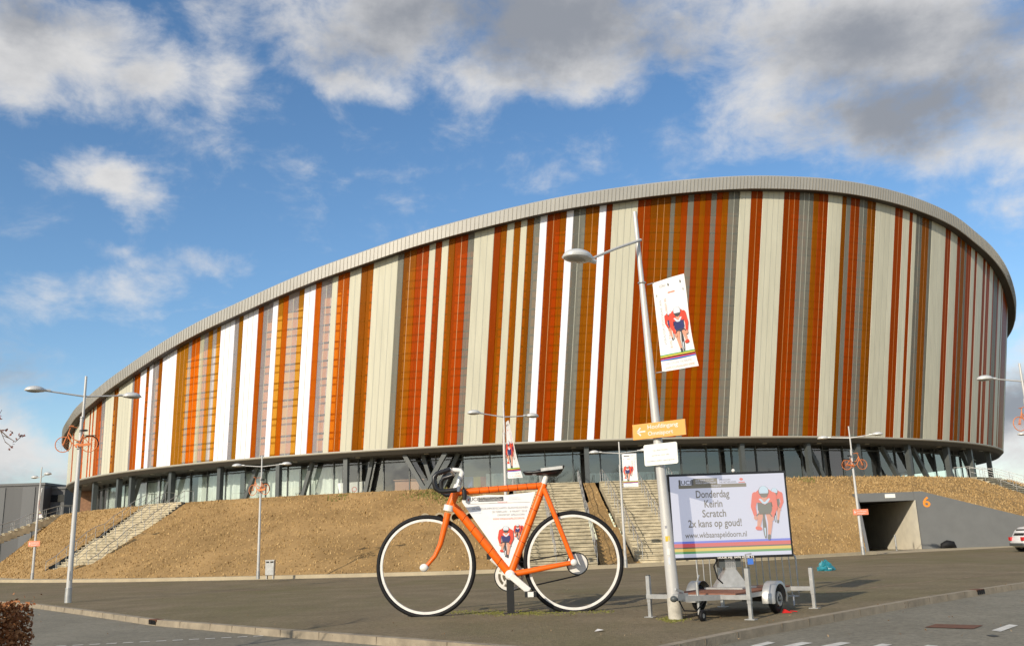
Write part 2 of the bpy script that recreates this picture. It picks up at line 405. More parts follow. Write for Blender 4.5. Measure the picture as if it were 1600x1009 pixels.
# ------------------------------------------------------------------ mesh helpers
class MB:
    def __init__(self):
        self.v, self.f, self.mi, self.sm, self.mats = [], [], [], [], []
    def m(self, k):
        x = MT[k] if isinstance(k, str) else k
        if x not in self.mats:
            self.mats.append(x)
        return self.mats.index(x)
    def add(self, vs, fs, k, smooth=False):
        o = len(self.v); i = self.m(k)
        self.v += [tuple(x) for x in vs]
        for f in fs:
            self.f.append(tuple(o + a for a in f)); self.mi.append(i); self.sm.append(smooth)
        return self
    def box(self, c, s, k, rot=None):
        hx, hy, hz = s[0] / 2, s[1] / 2, s[2] / 2
        vs = [Vector((x, y, z)) for x in (-hx, hx) for y in (-hy, hy) for z in (-hz, hz)]
        if rot is not None:
            vs = [rot @ a for a in vs]
        c = Vector(c)
        return self.add([a + c for a in vs], [(0, 1, 3, 2), (4, 6, 7, 5), (0, 4, 5, 1), (2, 3, 7, 6), (0, 2, 6, 4), (1, 5, 7, 3)], k)
    def bar(self, p, q, w, h, k, up=(0, 0, 1)):
        p, q = Vector(p), Vector(q)
        d = (q - p).normalized()
        s = d.cross(Vector(up))
        if s.length < 1e-5:
            s = d.cross(Vector((0, 1, 0)))
        s.normalize(); u = s.cross(d)
        vs = []
        for c in (p, q):
            vs += [c - s * w / 2 - u * h / 2, c + s * w / 2 - u * h / 2, c + s * w / 2 + u * h / 2, c - s * w / 2 + u * h / 2]
        return self.add(vs, [(0, 1, 2, 3), (7, 6, 5, 4), (0, 4, 5, 1), (1, 5, 6, 2), (2, 6, 7, 3), (3, 7, 4, 0)], k)
    def tube(self, pts, rad, k, seg=10, closed=False, caps=True):
        pts = [Vector(p) for p in pts]; n = len(pts)
        if isinstance(rad, (int, float)):
            rad = [rad] * n
        vs, fs = [], []
        prev = None
        for i, p in enumerate(pts):
            if closed:
                d = pts[(i + 1) % n] - pts[i - 1]
            else:
                d = pts[min(i + 1, n - 1)] - pts[max(i - 1, 0)]
            d.normalize()
            if prev is None:
                a = Vector((0, 0, 1)) if abs(d.z) < 0.9 else Vector((0, 1, 0))
                s = d.cross(a).normalized()
            else:
                s = (prev - d * prev.dot(d)).normalized()
            prev = s
            u = d.cross(s)
            for j in range(seg):
                t = 2 * math.pi * j / seg
                vs.append(p + s * (math.cos(t) * rad[i]) + u * (math.sin(t) * rad[i]))
        for i in range(n if closed else n - 1):
            a, b = i * seg, ((i + 1) % n) * seg
            for j in range(seg):
                fs.append((a + j, a + (j + 1) % seg, b + (j + 1) % seg, b + j))
        self.add(vs, fs, k, True)
        if caps and not closed:
            o = len(vs)
            self.add(vs[:seg], [tuple(range(seg - 1, -1, -1))], k)
            self.add(vs[-seg:], [tuple(range(seg))], k)
        return self
    def ring(self, c, ax, r, tr, k, n=48, seg=8, squash=1.0):
        ax = Vector(ax).normalized()
        a = ax.cross(Vector((0, 0, 1)))
        if a.length < 1e-4:
            a = Vector((1, 0, 0))
        a.normalize(); b = ax.cross(a); c = Vector(c)
        vs, fs = [], []
        for i in range(n):
            t = 2 * math.pi * i / n
            e = a * math.cos(t) + b * math.sin(t)
            for j in range(seg):
                s = 2 * math.pi * j / seg
                vs.append(c + e * (r + tr * math.cos(s)) + ax * (tr * squash * math.sin(s)))
        for i in range(n):
            for j in range(seg):
                fs.append((i * seg + j, i * seg + (j + 1) % seg, ((i + 1) % n) * seg + (j + 1) % seg, ((i + 1) % n) * seg + j))
        return self.add(vs, fs, k, True)
    def band(self, c, ax, r0, r1, w, k, n=48):
        """flat annulus with thickness w along ax"""
        ax = Vector(ax).normalized(); a = ax.cross(Vector((0, 0, 1)))
        if a.length < 1e-4:
            a = Vector((1, 0, 0))
        a.normalize(); b = ax.cross(a); c = Vector(c); vs, fs = [], []
        for i in range(n):
            t = 2 * math.pi * i / n; e = a * math.cos(t) + b * math.sin(t)
            vs += [c + e * r0 - ax * w / 2, c + e * r1 - ax * w / 2, c + e * r1 + ax * w / 2, c + e * r0 + ax * w / 2]
        for i in range(n):
            o, q = 4 * i, 4 * ((i + 1) % n)
            for j in range(4):
                fs.append((o + j, o + (j + 1) % 4, q + (j + 1) % 4, q + j))
        return self.add(vs, fs, k)
    def cyl(self, p, q, r, k, seg=16):
        return self.tube([p, q], r, k, seg)
    def ball(self, c, r, k, nu=20, nv=10, rot=None, zlo=-1.0, zhi=1.0):
        c = Vector(c); vs, fs = [], []
        t0, t1 = math.asin(zlo), math.asin(zhi)
        for i in range(nv + 1):
            t = t0 + (t1 - t0) * i / nv
            for j in range(nu):
                s = 2 * math.pi * j / nu
                p = Vector((r[0] * math.cos(t) * math.cos(s), r[1] * math.cos(t) * math.sin(s), r[2] * math.sin(t)))
                vs.append(c + (rot @ p if rot is not None else p))
        for i in range(nv):
            for j in range(nu):
                fs.append((i * nu + j, i * nu + (j + 1) % nu, (i + 1) * nu + (j + 1) % nu, (i + 1) * nu + j))
        fs.append(tuple(range(nu - 1, -1, -1)))
        fs.append(tuple(nv * nu + j for j in range(nu)))
        return self.add(vs, fs, k, True)
    def prism(self, pts, d, k):
        """planar polygon swept along vector d"""
        pts = [Vector(p) for p in pts]; d = Vector(d); n = len(pts)
        vs = pts + [p + d for p in pts]
        fs = [tuple(range(n)), tuple(range(2 * n - 1, n - 1, -1))] + [(i, (i + 1) % n, n + (i + 1) % n, n + i) for i in range(n)]
        return self.add(vs, fs, k)
    def build(self, name, parent=None, fix=True, bevel=0.0):
        me = bpy.data.meshes.new(name)
        me.from_pydata(self.v, [], self.f)
        for x in self.mats:
            me.materials.append(x)
        me.polygons.foreach_set('material_index', self.mi)
        me.polygons.foreach_set('use_smooth', self.sm)
        if fix:
            bm = bmesh.new(); bm.from_mesh(me)
            bmesh.ops.recalc_face_normals(bm, faces=bm.faces)
            bm.to_mesh(me); bm.free()
        me.update()
        o = bpy.data.objects.new(name, me)
        C.objects.link(o)
        if parent is not None:
            o.parent = parent
            if parent.type == 'EMPTY':
                o.matrix_parent_inverse = Matrix.Translation(-parent.location) if not parent.get('local') else Matrix.Identity(4)
            elif parent.parent is not None:
                pass
        if bevel:
            b = o.modifiers.new('bevel', 'BEVEL'); b.width = bevel; b.segments = 2; b.limit_method = 'ANGLE'
        return o

def thing(name, label, cat, loc=(0, 0, 0), group=None, local=False):
    """Empty at the base of a thing. local: parts are modelled in the thing's own space."""
    o = bpy.data.objects.new(name, None)
    C.objects.link(o)
    o.location = loc
    o.empty_display_size = 0.3
    o['label'] = label; o['category'] = cat
    if group: o['group'] = group
    if local: o['local'] = True
    return o

def tag(o, label, cat, group=None):
    o['label'] = label; o['category'] = cat
    if group: o['group'] = group
    return o

def struct(o, kind='structure'):
    o['kind'] = kind
    return o

def sub(mb, name, part):
    """sub-part: child of a part; the part sits at identity under its thing, so local = same space"""
    o = mb.build(name)
    o.parent = part
    return o

def copy_tree(o, parent=None):
    c = o.copy(); C.objects.link(c)
    c.parent = parent
    if parent is not None:
        c.matrix_parent_inverse = o.matrix_parent_inverse
    for ch in list(o.children):
        copy_tree(ch, c)
    return c

_fonts = {}
def text_mesh(s, bold=0.0):
    key = (s, bold)
    if key not in _fonts:
        cu = bpy.data.curves.new('t', 'FONT'); cu.body = s; cu.size = 1.0; cu.resolution_u = 3
        cu.offset = bold
        ob = bpy.data.objects.new('t', cu)
        C.objects.link(ob)
        dg = bpy.context.evaluated_depsgraph_get()
        me = bpy.data.meshes.new_from_object(ob.evaluated_get(dg))
        vs = [v.co.copy() for v in me.vertices]; fs = [tuple(p.vertices) for p in me.polygons]
        bpy.data.objects.remove(ob); bpy.data.meshes.remove(me); bpy.data.curves.remove(cu)
        _fonts[key] = (vs, fs)
    return _fonts[key]

def put_text(mb, s, k, org, ux, uy, height, width=None, align='l', bold=0.0, vertical=False):
    """lettering in the plane of ux, uy with its lower left (or centre) at org; width squeezes it to fit"""
    vs, fs = text_mesh(s, bold)
    if not vs:
        return
    x0 = min(v.x for v in vs); x1 = max(v.x for v in vs)
    sc_y = height / 0.70
    sc_x = (width / (x1 - x0)) if width else sc_y
    w = (x1 - x0) * sc_x
    ox = {'l': 0, 'c': -w / 2, 'r': -w}[align]
    ux, uy, org = Vector(ux), Vector(uy), Vector(org)
    mb.add([org + ux * (ox + (v.x - x0) * sc_x) + uy * (v.y * sc_y) for v in vs], fs, k)

class Flat:
    """draws flat print on a sheet: origin, unit vectors and a small lift per layer"""
    def __init__(self, mb, org, ux, uy, nrm):
        self.mb, self.o, self.ux, self.uy, self.n = mb, Vector(org), Vector(ux), Vector(uy), Vector(nrm).normalized()
    def P(self, x, y, layer=1):
        return self.o + self.ux * x + self.uy * y + self.n * (0.002 * layer)
    def poly(self, pts, k, layer=1):
        vs = [self.P(x, y, layer) for x, y in pts]
        self.mb.add(vs, [tuple(range(len(vs)))], k)
    def rect(self, x0, y0, x1, y1, k, layer=1):
        self.poly([(x0, y0), (x1, y0), (x1, y1), (x0, y1)], k, layer)
    def ell(self, x, y, rx, ry, k, layer=1, n=20):
        self.poly([(x + rx * math.cos(2 * math.pi * i / n), y + ry * math.sin(2 * math.pi * i / n)) for i in range(n)], k, layer)
    def ringp(self, x, y, rx, ry, t, k, layer=1, n=28):
        for i in range(n):
            a, b = 2 * math.pi * i / n, 2 * math.pi * (i + 1) / n
            self.poly([(x + rx * math.cos(a), y + ry * math.sin(a)), (x + rx * math.cos(b), y + ry * math.sin(b)),
                       (x + (rx - t) * math.cos(b), y + (ry - t) * math.sin(b)), (x + (rx - t) * math.cos(a), y + (ry - t) * math.sin(a))], k, layer)
    def line(self, pts, w, k, layer=1):
        for (x0, y0), (x1, y1) in zip(pts[:-1], pts[1:]):
            d = Vector((x1 - x0, y1 - y0)); d.normalize(); px, py = -d.y * w / 2, d.x * w / 2
            self.poly([(x0 + px, y0 + py), (x1 + px, y1 + py), (x1 - px, y1 - py), (x0 - px, y0 - py)], k, layer)
    def text(self, s, k, x, y, h, w=None, align='l', layer=2, bold=0.0):
        put_text(self.mb, s, k, self.P(x, y, layer), self.ux, self.uy, h, w, align, bold)

def cyclist(fl, x, y, s, body='print_red', layer=2, second=True, dark='print_navy', skin='print_skin', pale='print_pale', wheel='print_dark'):
    """printed picture of a crouched track cyclist riding head-on; s = height of the figure"""
    def rider(x, y, k, l, full):
        P = lambda a, b: (x + a * k, y + b * k)
        def limb(pts, ws, c, ll):
            for i, ((a, b), (w0, w1)) in enumerate(zip(zip(pts[:-1], pts[1:]), zip(ws[:-1], ws[1:]))):
                d = Vector((b[0] - a[0], b[1] - a[1])).normalized(); n = Vector((-d.y, d.x))
                fl.poly([P(a[0] + n.x * w0, a[1] + n.y * w0), P(b[0] + n.x * w1, b[1] + n.y * w1), P(b[0] - n.x * w1, b[1] - n.y * w1), P(a[0] - n.x * w0, a[1] - n.y * w0)], c, ll + .15 * i)
            for i, (a, w) in enumerate(zip(pts, ws)):
                q = P(*a); fl.ell(q[0], q[1], w * k, w * k, c, ll + .5 + .12 * i, 12)
        # wheel and frame seen from the front
        q = P(-.05, .44); fl.ell(q[0], q[1], .075 * k, .45 * k, wheel, l)
        q = P(-.05, .44); fl.ell(q[0], q[1], .030 * k, .37 * k, pale, l + 1)
        limb([(-.05, .98), (-.05, .45)], [.045, .03], wheel, l + 2)
        # legs: one drawn up, one stretched down
        limb([(-.14, 1.05), (-.24, .72), (-.30, .44)], [.12, .09, .06], skin, l + 1)
        limb([(-.36, .42), (-.24, .40)], [.075, .07], body, l + 2)
        limb([(.16, 1.08), (.19, .62), (.10, .10)], [.13, .095, .055], skin, l + 1)
        limb([(.10, .10), (.08, .0)], [.065, .06], wheel, l + 2)
        # shorts and shaded belly under the flat back
        fl.poly([P(-.26, 1.5), P(.30, 1.5), P(.31, 1.12), P(.22, .96), P(-.20, .96), P(-.27, 1.15)], dark, l + 3)
        # back and shoulders
        fl.poly([P(-.40, 1.62), P(-.36, 1.80), P(-.22, 1.93), P(.0, 1.98), P(.26, 1.95), P(.42, 1.83), P(.47, 1.62), P(.40, 1.45), P(.16, 1.42), P(.04, 1.34), P(-.10, 1.42), P(-.32, 1.44)], body, l + 4)
        limb([(-.33, 1.74), (-.45, 1.28), (-.38, .86)], [.13, .10, .06], body, l + 5)
        limb([(.40, 1.72), (.45, 1.25), (.27, .80)], [.13, .10, .06], body, l + 5)
        # hands and bars
        pts = [P(-.40, .78), P(-.37, .90), P(-.24, 1.0), P(.0, 1.02), (P(.20, .98)), P(.28, .86), P(.27, .70)]
        fl.line(pts, .045 * k, wheel, l + 6)
        for a in ((-.39, .83), (.27, .77)):
            q = P(*a); fl.ell(q[0], q[1], .075 * k, .085 * k, skin, l + 7)
        # face, dark visor and white helmet tucked between the shoulders
        fl.poly([P(-.08, 1.72), P(.14, 1.72), P(.13, 1.56), (P(.05, 1.46)), P(-.0, 1.46), P(-.07, 1.56)], skin, l + 6)
        q = P(.03, 1.88); fl.ell(q[0], q[1], .215 * k, .225 * k, wheel, l + 6)
        q = P(.03, 1.90); fl.ell(q[0], q[1], .19 * k, .20 * k, pale, l + 7)
        fl.poly([P(-.14, 1.80), P(.20, 1.80), P(.16, 1.66), P(.03, 1.63), P(-.10, 1.66)], wheel, l + 8)
        if full:
            fl.poly([P(-.20, 1.58), P(-.06, 1.40), P(.04, 1.36), P(.16, 1.42), P(.28, 1.58), P(.20, 1.60), P(.05, 1.46), P(-.12, 1.60)], pale, l + 5)
    k = s / 2.15
    if second:
        rider(x + .46 * k, y + .62 * k, k * .66, layer, False)
    rider(x, y, k, layer + 9, True)

# ------------------------------------------------------------------ velodrome geometry (metres)
CX, CY, AL, AR, BB, ZS, ZF = 4.583, 116.77, 57.9, 52.18, 44.70, 9.2, 5.8
HK = [(-10, 11.5), (0, 12.6), (10, 13.4), (20, 14.2), (28.5, 15.4), (36, 17.0), (41, 17.9), (45.7, 18.62), (50.3, 19.43), (56.5, 20.05), (62, 20.38), (67.1, 20.47),
      (71.8, 20.34), (76.2, 20.12), (81, 19.7), (85.5, 19.22), (91.6, 18.46), (97, 17.5), (103, 16.3), (108.1, 15.1), (112.3, 14.16), (119.6, 12.32),
      (124, 11.3), (127.8, 10.36), (134.4, 8.68), (138.5, 7.80), (143, 6.9), (148, 6.15), (152, 5.4), (158, 4.9), (165, 4.6), (180, 4.4), (210, 4.4), (250, 5.5), (300, 8.5), (330, 10.4), (350, 11.5)]

def hgt(deg):
    d = deg
    if d > 350: d -= 360
    for (a, b), (c, e) in zip(HK[:-1], HK[1:]):
        if a <= d <= c:
            break
    i = HK.index((a, b))
    p0 = HK[max(i - 1, 0)]; p3 = HK[min(i + 2, len(HK) - 1)]
    m0 = (e - p0[1]) / (c - p0[0]); m1 = (p3[1] - b) / (p3[0] - a)
    h = c - a; t = (d - a) / h
    return b * (1 + 2 * t) * (1 - t) ** 2 + m0 * h * t * (1 - t) ** 2 + e * t * t * (3 - 2 * t) + m1 * h * t * t * (t - 1)

def A_(t): return AR if math.cos(t) > 0 else AL

def nrm(deg):
    t = R(deg)
    n = Vector((BB * math.cos(t), -A_(t) * math.sin(t), 0))
    return n.normalized()

def ell(deg, off=0.0, z=0.0):
    t = R(deg)
    return Vector((CX + A_(t) * math.cos(t), CY - BB * math.sin(t), z)) + nrm(deg) * off

def fac(deg, h, off=0.0):
    """point of the leaning facade h metres above its lower edge"""
    t = R(deg)
    return ell(deg, off, ZS) + Vector((0.1 + (0.08 if math.cos(t) > 0 else 0.1) * math.cos(t), -0.1 * math.sin(t), 1)) * h

arena = thing('velodrome', 'large oval velodrome with orange, cream and white striped facade on a glazed ground floor', 'building', (CX, CY, ZF))

STR = "C156.90 O152.97 C151.98 B149.27 C148.63 O147.74 C146.79 O145.10 C144.64 O144.11 C143.69 O143.00 G141.52 C140.58 B138.54 C137.53 G134.79 O134.43 W133.37 B132.36 W131.87 G131.28 B130.35 W129.80 A127.76 G126.14 O125.71 L124.65 G124.12 A123.63 G123.08 A122.61 W122.14 G120.52 A120.05 W119.58 O117.97 G117.42 W116.45 A115.91 O115.39 G114.88 A113.86 W113.36 O112.28 G111.73 C110.75 R110.22 C109.17 A108.13 B107.59 C107.09 G104.99 A104.50 O103.45 C102.41 O101.89 C101.38 B100.83 O100.31 G99.27 C98.78 O97.20 B96.67 C96.19 B95.63 C95.12 B94.62 G94.09 W93.61 O93.06 B92.03 W91.55 G91.00 B90.05 W88.88 O88.27 C87.74 O85.50 B84.34 G82.58 B82.18 O81.60 G81.03 O80.48 B79.92 O79.41 G78.88 O78.38 B77.84 G77.27 C76.21 O75.10 C73.98 O71.80 G70.18 B68.68 O68.09 C67.06 B65.42 G64.94 O64.41 G63.33 B62.34 C61.28 O58.63 C57.54 O56.51 C56.03 G55.44 B54.49 G53.39 C52.91 O50.34 C49.35 O47.92 G47.24 B47.03 G46.25 O45.73 C44.65 O43.67 C43.07 O41.24 C40.44 O40.02 C38.92 O37.6 G37.2 O35.6 C34.9 B33.3 C32.8 O32.29".split()
stripes = [(s[0], float(s[1:])) for s in STR]
rnd = random.Random(3)
d = 32.29 - 3.4
while d > -150:                       # the far side carries the same cladding
    stripes.append((rnd.choice('COCBGCOGC'), d)); d -= rnd.uniform(0.5, 2.2)
stripes.append(('C', -150.0))
pre = []
d = 210.0
while d > 158.5:
    pre.append((rnd.choice('COCBGC'), d)); d -= rnd.uniform(1.2, 3.6)
stripes = pre + stripes
clad = MB(); seams = MB()
for (k, a), (_, b) in zip(stripes[:-1], stripes[1:]):
    if 105 < a < 160:                 # brighter copies at the west end put the light behind into colour
        k = {'O': 'R', 'G': 'H'}.get(k, k)
    if k == 'A' and a < 110: k = 'B'
    arc = (ell(a) - ell(b)).length
    n = max(1, round(arc / 0.52))
    if a < 25 or a > 165:
        n = max(1, n // 3)
    for i in range(n):
        t0 = a + (b - a) * i / n; t1 = a + (b - a) * (i + 1) / n
        h0, h1 = hgt(t0 % 360), hgt(t1 % 360)
        # each panel is a shallow tray: flat face with turned edges
        e = (t0 - t1) * 0.06
        q = []
        for t, h, o in ((t0, h0, 0.0), (t0 - e, h0, 0.035), (t1 + e, h1, 0.035), (t1, h1, 0.0)):
            q.append((fac(t % 360, 0.0, o), fac(t % 360, h + 0.02, o)))
        vs = [p for pr in q for p in pr]
        clad.add(vs, [(0, 2, 3, 1), (2, 4, 5, 3), (4, 6, 7, 5)], 'P_' + k)
        if 28 < t0 < 160 and i > 0:
            w = 0.022
            dt = (t0 - t1) * w / (arc / n)
            seams.add([fac((t0 + dt) % 360, 0, .03), fac((t0 - dt) % 360, 0, .03), fac((t0 - dt) % 360, h0, .03), fac((t0 + dt) % 360, h0, .03)], [(0, 1, 2, 3)], 'P_S' if k in 'OBAR' else 'P_S2')
clad.build('cladding', arena, fix=False)
seams.build('cladding_joint', arena, fix=False)

def ringmesh(mb, prof, k, step=2.0, a0=0, a1=360, smooth=False):
    """sweeps a profile; prof(deg) -> list of points"""
    n = int(round((a1 - a0) / step)); rows = [prof(a0 + (a1 - a0) * i / n) for i in range(n + 1)]
    m = len(rows[0]); vs = [p for r in rows for p in r]; fs = []
    for i in range(n):
        for j in range(m - 1):
            fs.append((i * m + j, (i + 1) * m + j, (i + 1) * m + j + 1, i * m + j + 1))
    mb.add(vs, fs, k, smooth)
# roof-edge fascia: clad in standing-seam aluminium
fa = MB()
def fprof(t):
    h = hgt(t % 360)
    return [fac(t % 360, h - 0.02, 0.06), fac(t % 360, h - 0.06, 0.72), fac(t % 360, h - 0.04, 0.78), fac(t % 360, h + 0.98, 0.80), fac(t % 360, h + 1.08, 0.70), fac(t % 360, h + 1.05, -0.8)]
ringmesh(fa, lambda t: fprof(t)[1:], 'alu', 0.5)
fa.build('roof_fascia', arena, fix=False)
fa = MB()
ringmesh(fa, lambda t: fprof(t)[:2], 'soffit', 1.0)
fa.build('eaves_soffit', arena, fix=False)
jm = MB()
for i in range(430):
    t = 22 + i * 0.325
    h = hgt(t)
    p, q = fac(t, h - 0.04, 0.80), fac(t, h + 0.98, 0.815)
    jm.bar(p, q, 0.035, 0.03, 'alu_joint', up=nrm(t))
jm.build('fascia_joint', arena, fix=False)
rf = MB()
ringmesh(rf, lambda t: [fac(t % 360, hgt(t % 360) + 1.15, -0.8), fac(t % 360, hgt(t % 360) + 1.3, -6), Vector((CX + 3, CY, 24))], 'roof', 4)
rf.build('roof', arena, fix=False)
# horizontal rails, and an added inner skin toned in zones to brighten the panels
rl = MB()
for kz in range(15):
    z = 0.12 + kz * 1.5
    seg = []
    t = 22.0
    while t <= 166:
        if hgt(t) > z + 0.1:
            seg.append(t)
        elif len(seg) > 1:
            rl.tube([fac(q, z, -0.22) for q in seg], 0.085, 'rail', 4); seg = []
        else:
            seg = []
        t += 1.5
    if len(seg) > 1:
        rl.tube([fac(q, z, -0.22) for q in seg], 0.085, 'rail', 4)
rl.build('facade_rail', arena, fix=False)
isk = MB()
ringmesh(isk, lambda t: [fac(t % 360, 0.0, -1.0), fac(t % 360, hgt(t % 360) * .5, -1.0), fac(t % 360, hgt(t % 360) + 0.6, -1.0)], 'inner_dim', 2, -150, 91)
ringmesh(isk, lambda t: [fac(t % 360, 0.0, -1.0), fac(t % 360, hgt(t % 360) * .5, -1.0), fac(t % 360, hgt(t % 360) + 0.6, -1.0)], 'inner_lit', 2, 105, 210)
ringmesh(isk, lambda t: [fac(t % 360, 0.0, -1.0), fac(t % 360, hgt(t % 360) * .5, -1.0), fac(t % 360, hgt(t % 360) + 0.6, -1.0)], 'inner_mid', 2, 91, 105)
isk.build('added_inner_skin', arena, fix=False)
# bottom trim and soffit over the glazed storey
sm = MB()
ringmesh(sm, lambda t: [ell(t % 360, -0.02, ZS + 0.03), ell(t % 360, 0.06, ZS + 0.02), ell(t % 360, 0.06, ZS - 0.07), ell(t % 360, -0.02, ZS - 0.14)], 'trim', 1.0)
sm.build('facade_trim', arena, fix=False)
sm = MB()
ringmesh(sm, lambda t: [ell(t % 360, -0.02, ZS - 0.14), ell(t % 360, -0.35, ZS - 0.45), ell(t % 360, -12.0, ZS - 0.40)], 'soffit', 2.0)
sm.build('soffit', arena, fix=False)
for t in range(30, 160, 6):
    lm = MB()
    lm.box(ell(t, -1.0, ZS - 0.46), (0.35, 0.35, 0.06), 'trim')
    lm.build('soffit_light', arena)
fl = MB()
ringmesh(fl, lambda t: [ell(t % 360, -2.9, ZF + 0.004), ell(t % 360, -14, ZF + 0.004)], 'inner', 3, 0, 360)
ringmesh(fl, lambda t: [ell(t % 360, -13, ZF), ell(t % 360, -13, ZS)], 'inner', 3, 0, 360)
fl.build('hall_wall', arena, fix=False)

# glazed ground storey: every bay is a window with its own frame
GO = -2.8
def px_theta(px, y=73):
    best = None
    t = 26.0
    while t < 160:
        p = ell(t, -0.9, 7.5) - EYE
        x = 800 + FPX * p.dot(RT) / p.dot(FW)
        if best is None or abs(x - px) < best[0]:
            best = (abs(x - px), t)
        t += 0.05
    return best[1]
bays = []
t = 164.0
while t > 26:
    arc = 2.35
    dth = math.degrees(arc / (ell(t) - ell(t - 1)).length * R(1))
    bays.append((t, t - dth)); t -= dth
for a, b in bays:
    m = MB()
    p0, p1 = ell(a, GO, ZF), ell(b, GO, ZF)
    top = ZS - 0.43
    n = nrm((a + b) / 2)
    m.add([p0, p1, Vector((p1.x, p1.y, top)), Vector((p0.x, p0.y, top))], [(0, 1, 2, 3)], 'glass')
    w = m.build('window', arena, fix=False)
    f = MB()
    q = n * 0.06
    f.bar(p0 + q + Vector((0, 0, 0.02)), Vector((p0.x, p0.y, top)) + q, 0.09, 0.10, 'steel', up=n)
    f.bar(p0 + q + Vector((0, 0, 2.55)), p1 + q + Vector((0, 0, 2.55)), 0.08, 0.08, 'steel')
    f.bar(p0 + q + Vector((0, 0, 0.07)), p1 + q + Vector((0, 0, 0.07)), 0.08, 0.1, 'steel')
    sub(f, 'window_frame', w)

def column(t, off=-0.9, w=0.36):
    m = MB()
    p = ell(t, off, ZF); n = nrm(t)
    m.bar(p, Vector((p.x, p.y, ZS - 0.42)), w, 0.45, 'steel', up=n)
    m.build('column', arena)
for px in (122, 186, 206, 268, 344, 436, 541, 917, 1160, 1263, 1341, 1420, 1481, 1517, 1546, 148):
    column(px_theta(px))
def brace(px0, px1, off=-0.9, w=0.34, y0=716, y1=768):
    m = MB()
    a, b = px_theta(px0), px_theta(px1)
    m.bar(ell(a, off, ZS - 0.44), ell(b, off, ZF), w, 0.4, 'steel', up=nrm(a))
    m.build('brace', arena)
brace(632, 664); brace(697, 663)
for p0, p1 in ((249, 237), (199, 186), (389, 369), (477, 461), (574, 562), (1277, 1300), (1396, 1420), (1446, 1466), (1492, 1506), (1525, 1538), (655, 672), (712, 684)):
    brace(p0, p1, off=-2.1, w=0.30)
# brick flank at the left end
bw = MB()
bw.box((-48.0, 108.5, 6.2), (4.4, 9.0, 13.4), 'brick')
bw.build('brick_flank', arena)

# things behind the glass
def curtain(px0, px1, z1, label):
    m = MB()
    a, b = px_theta(px0), px_theta(px1)
    n = int(abs(a - b) / 0.13)
    vs, fs = [], []
    for i in range(n + 1):
        t = a + (b - a) * i / n
        o = GO - 0.55 + 0.09 * math.sin(i * 1.15) + 0.05 * math.sin(i * 0.37)
        vs += [ell(t, o, ZF + 0.05), ell(t, o, ZF + z1)]
    for i in range(n):
        fs.append((2 * i, 2 * i + 2, 2 * i + 3, 2 * i + 1))
    m.add(vs, fs, 'curtain', True)
    tag(m.build('curtain', fix=False), label, 'curtain', 'curtains behind the ground floor glazing')
curtain(128, 225, 2.5, 'pale pleated curtain behind glass left of the grassy bank stairway top')
curtain(236, 262, 2.5, 'narrow pale curtain behind glass above top of left stairway')
curtain(275, 345, 2.5, 'pale pleated curtain behind glass right of the left stairway')
curtain(352, 440, 2.5, 'pale pleated curtain behind the lamp post carrying a small frontal orange bicycle')
curtain(446, 512, 2.5, 'pale pleated curtain behind glass left of the white window poster')
curtain(752, 838, 1.3, 'half-height pale curtain behind glass under the giant bicycle saddle')
curtain(925, 1075, 1.0, 'half-height pale curtain behind glass above the widest middle stairway')
m = MB()
p0, p1 = at(531, 768, 77.6), at(563, 764, 77.6)
q0 = Vector((p0.x, p0.y, ZF + 0.02)); q1 = Vector((p1.x + .2, p1.y, ZF + 0.02))
m.prism([q0, q1, q1 + Vector((0.3, 0, 1.15)), q0 + Vector((-.2, 0, 1.05))], (0, 0.05, 0), 'banner')
fx = Flat(m, q0, (1, 0, 0), (0, 0, 1), (0, -1, 0))
fx.text('O!', 'print_red', 1.0, 0.3, 0.42, None, 'l', 1)
tag(m.build('window_poster'), 'white poster with red letters standing behind the ground floor glass', 'poster')
m = MB()
p0 = at(722, 758, 76.6)
for i, (x0, x1, k) in enumerate(((0, 0.95, 'sb_blue'), (0.95, 1.55, 'sb_yellow'), (1.55, 2.15, 'print_red'), (2.15, 2.45, 'sb_blue'))):
    m.box((p0.x + (x0 + x1) / 2, 76.6, ZF + 0.6), (x1 - x0 - .004, 0.12, 1.1), k)
tag(m.build('display_stand'), 'blue, yellow and red display stand behind glass left of the banner lamp post', 'display stand')
m = MB()
p0 = at(640, 760, 77.5)
m.box((p0.x, 77.6, ZF + 0.55), (2.4, 0.8, 1.1), 'salmon'); m.box((p0.x, 77.5, ZF + 1.12), (2.6, 1.0, 0.06), 'salmon')  # added block stands in for the reflection of buildings opposite
tag(m.build('reflection_block'), 'salmon block added behind the glass beside the V shaped columns as a reflection', 'reflection block')

# ------------------------------------------------------------------ ground, road, kerbs
g = MB()
g.add([(-1500, -600, -0.2), (1500, -600, -0.2), (1500, 3000, -0.2), (-1500, 3000, -0.2)], [(0, 1, 2, 3)], 'soil')
struct(g.build('ground', fix=False))
g = MB()
g.add([(-220, -60, -0.13), (220, -60, -0.13), (220, 70, -0.13), (-220, 70, -0.13)], [(0, 1, 2, 3)], 'road')
struct(g.build('road', fix=False))
KL = [(-20, 938), (55, 943.5), (130, 953), (240, 968), (330, 975), (440, 984), (500, 988), (590, 995), (700, 1003.5), (800, 1011), (880, 1017)]
KR = [(1010, 1017), (1060, 1006), (1100, 998), (1150, 987.5), (1220, 974.5), (1300, 960), (1380, 945.5), (1450, 933.5), (1530, 921), (1600, 910.5)]
kp = [gnd(*q) for q in KL + [(950, 1019)] + KR]
d0 = (kp[0] - kp[1]).normalized(); d1 = (kp[-1] - kp[-2]).normalized()
d1b = Vector((0.93, 0.36, 0))
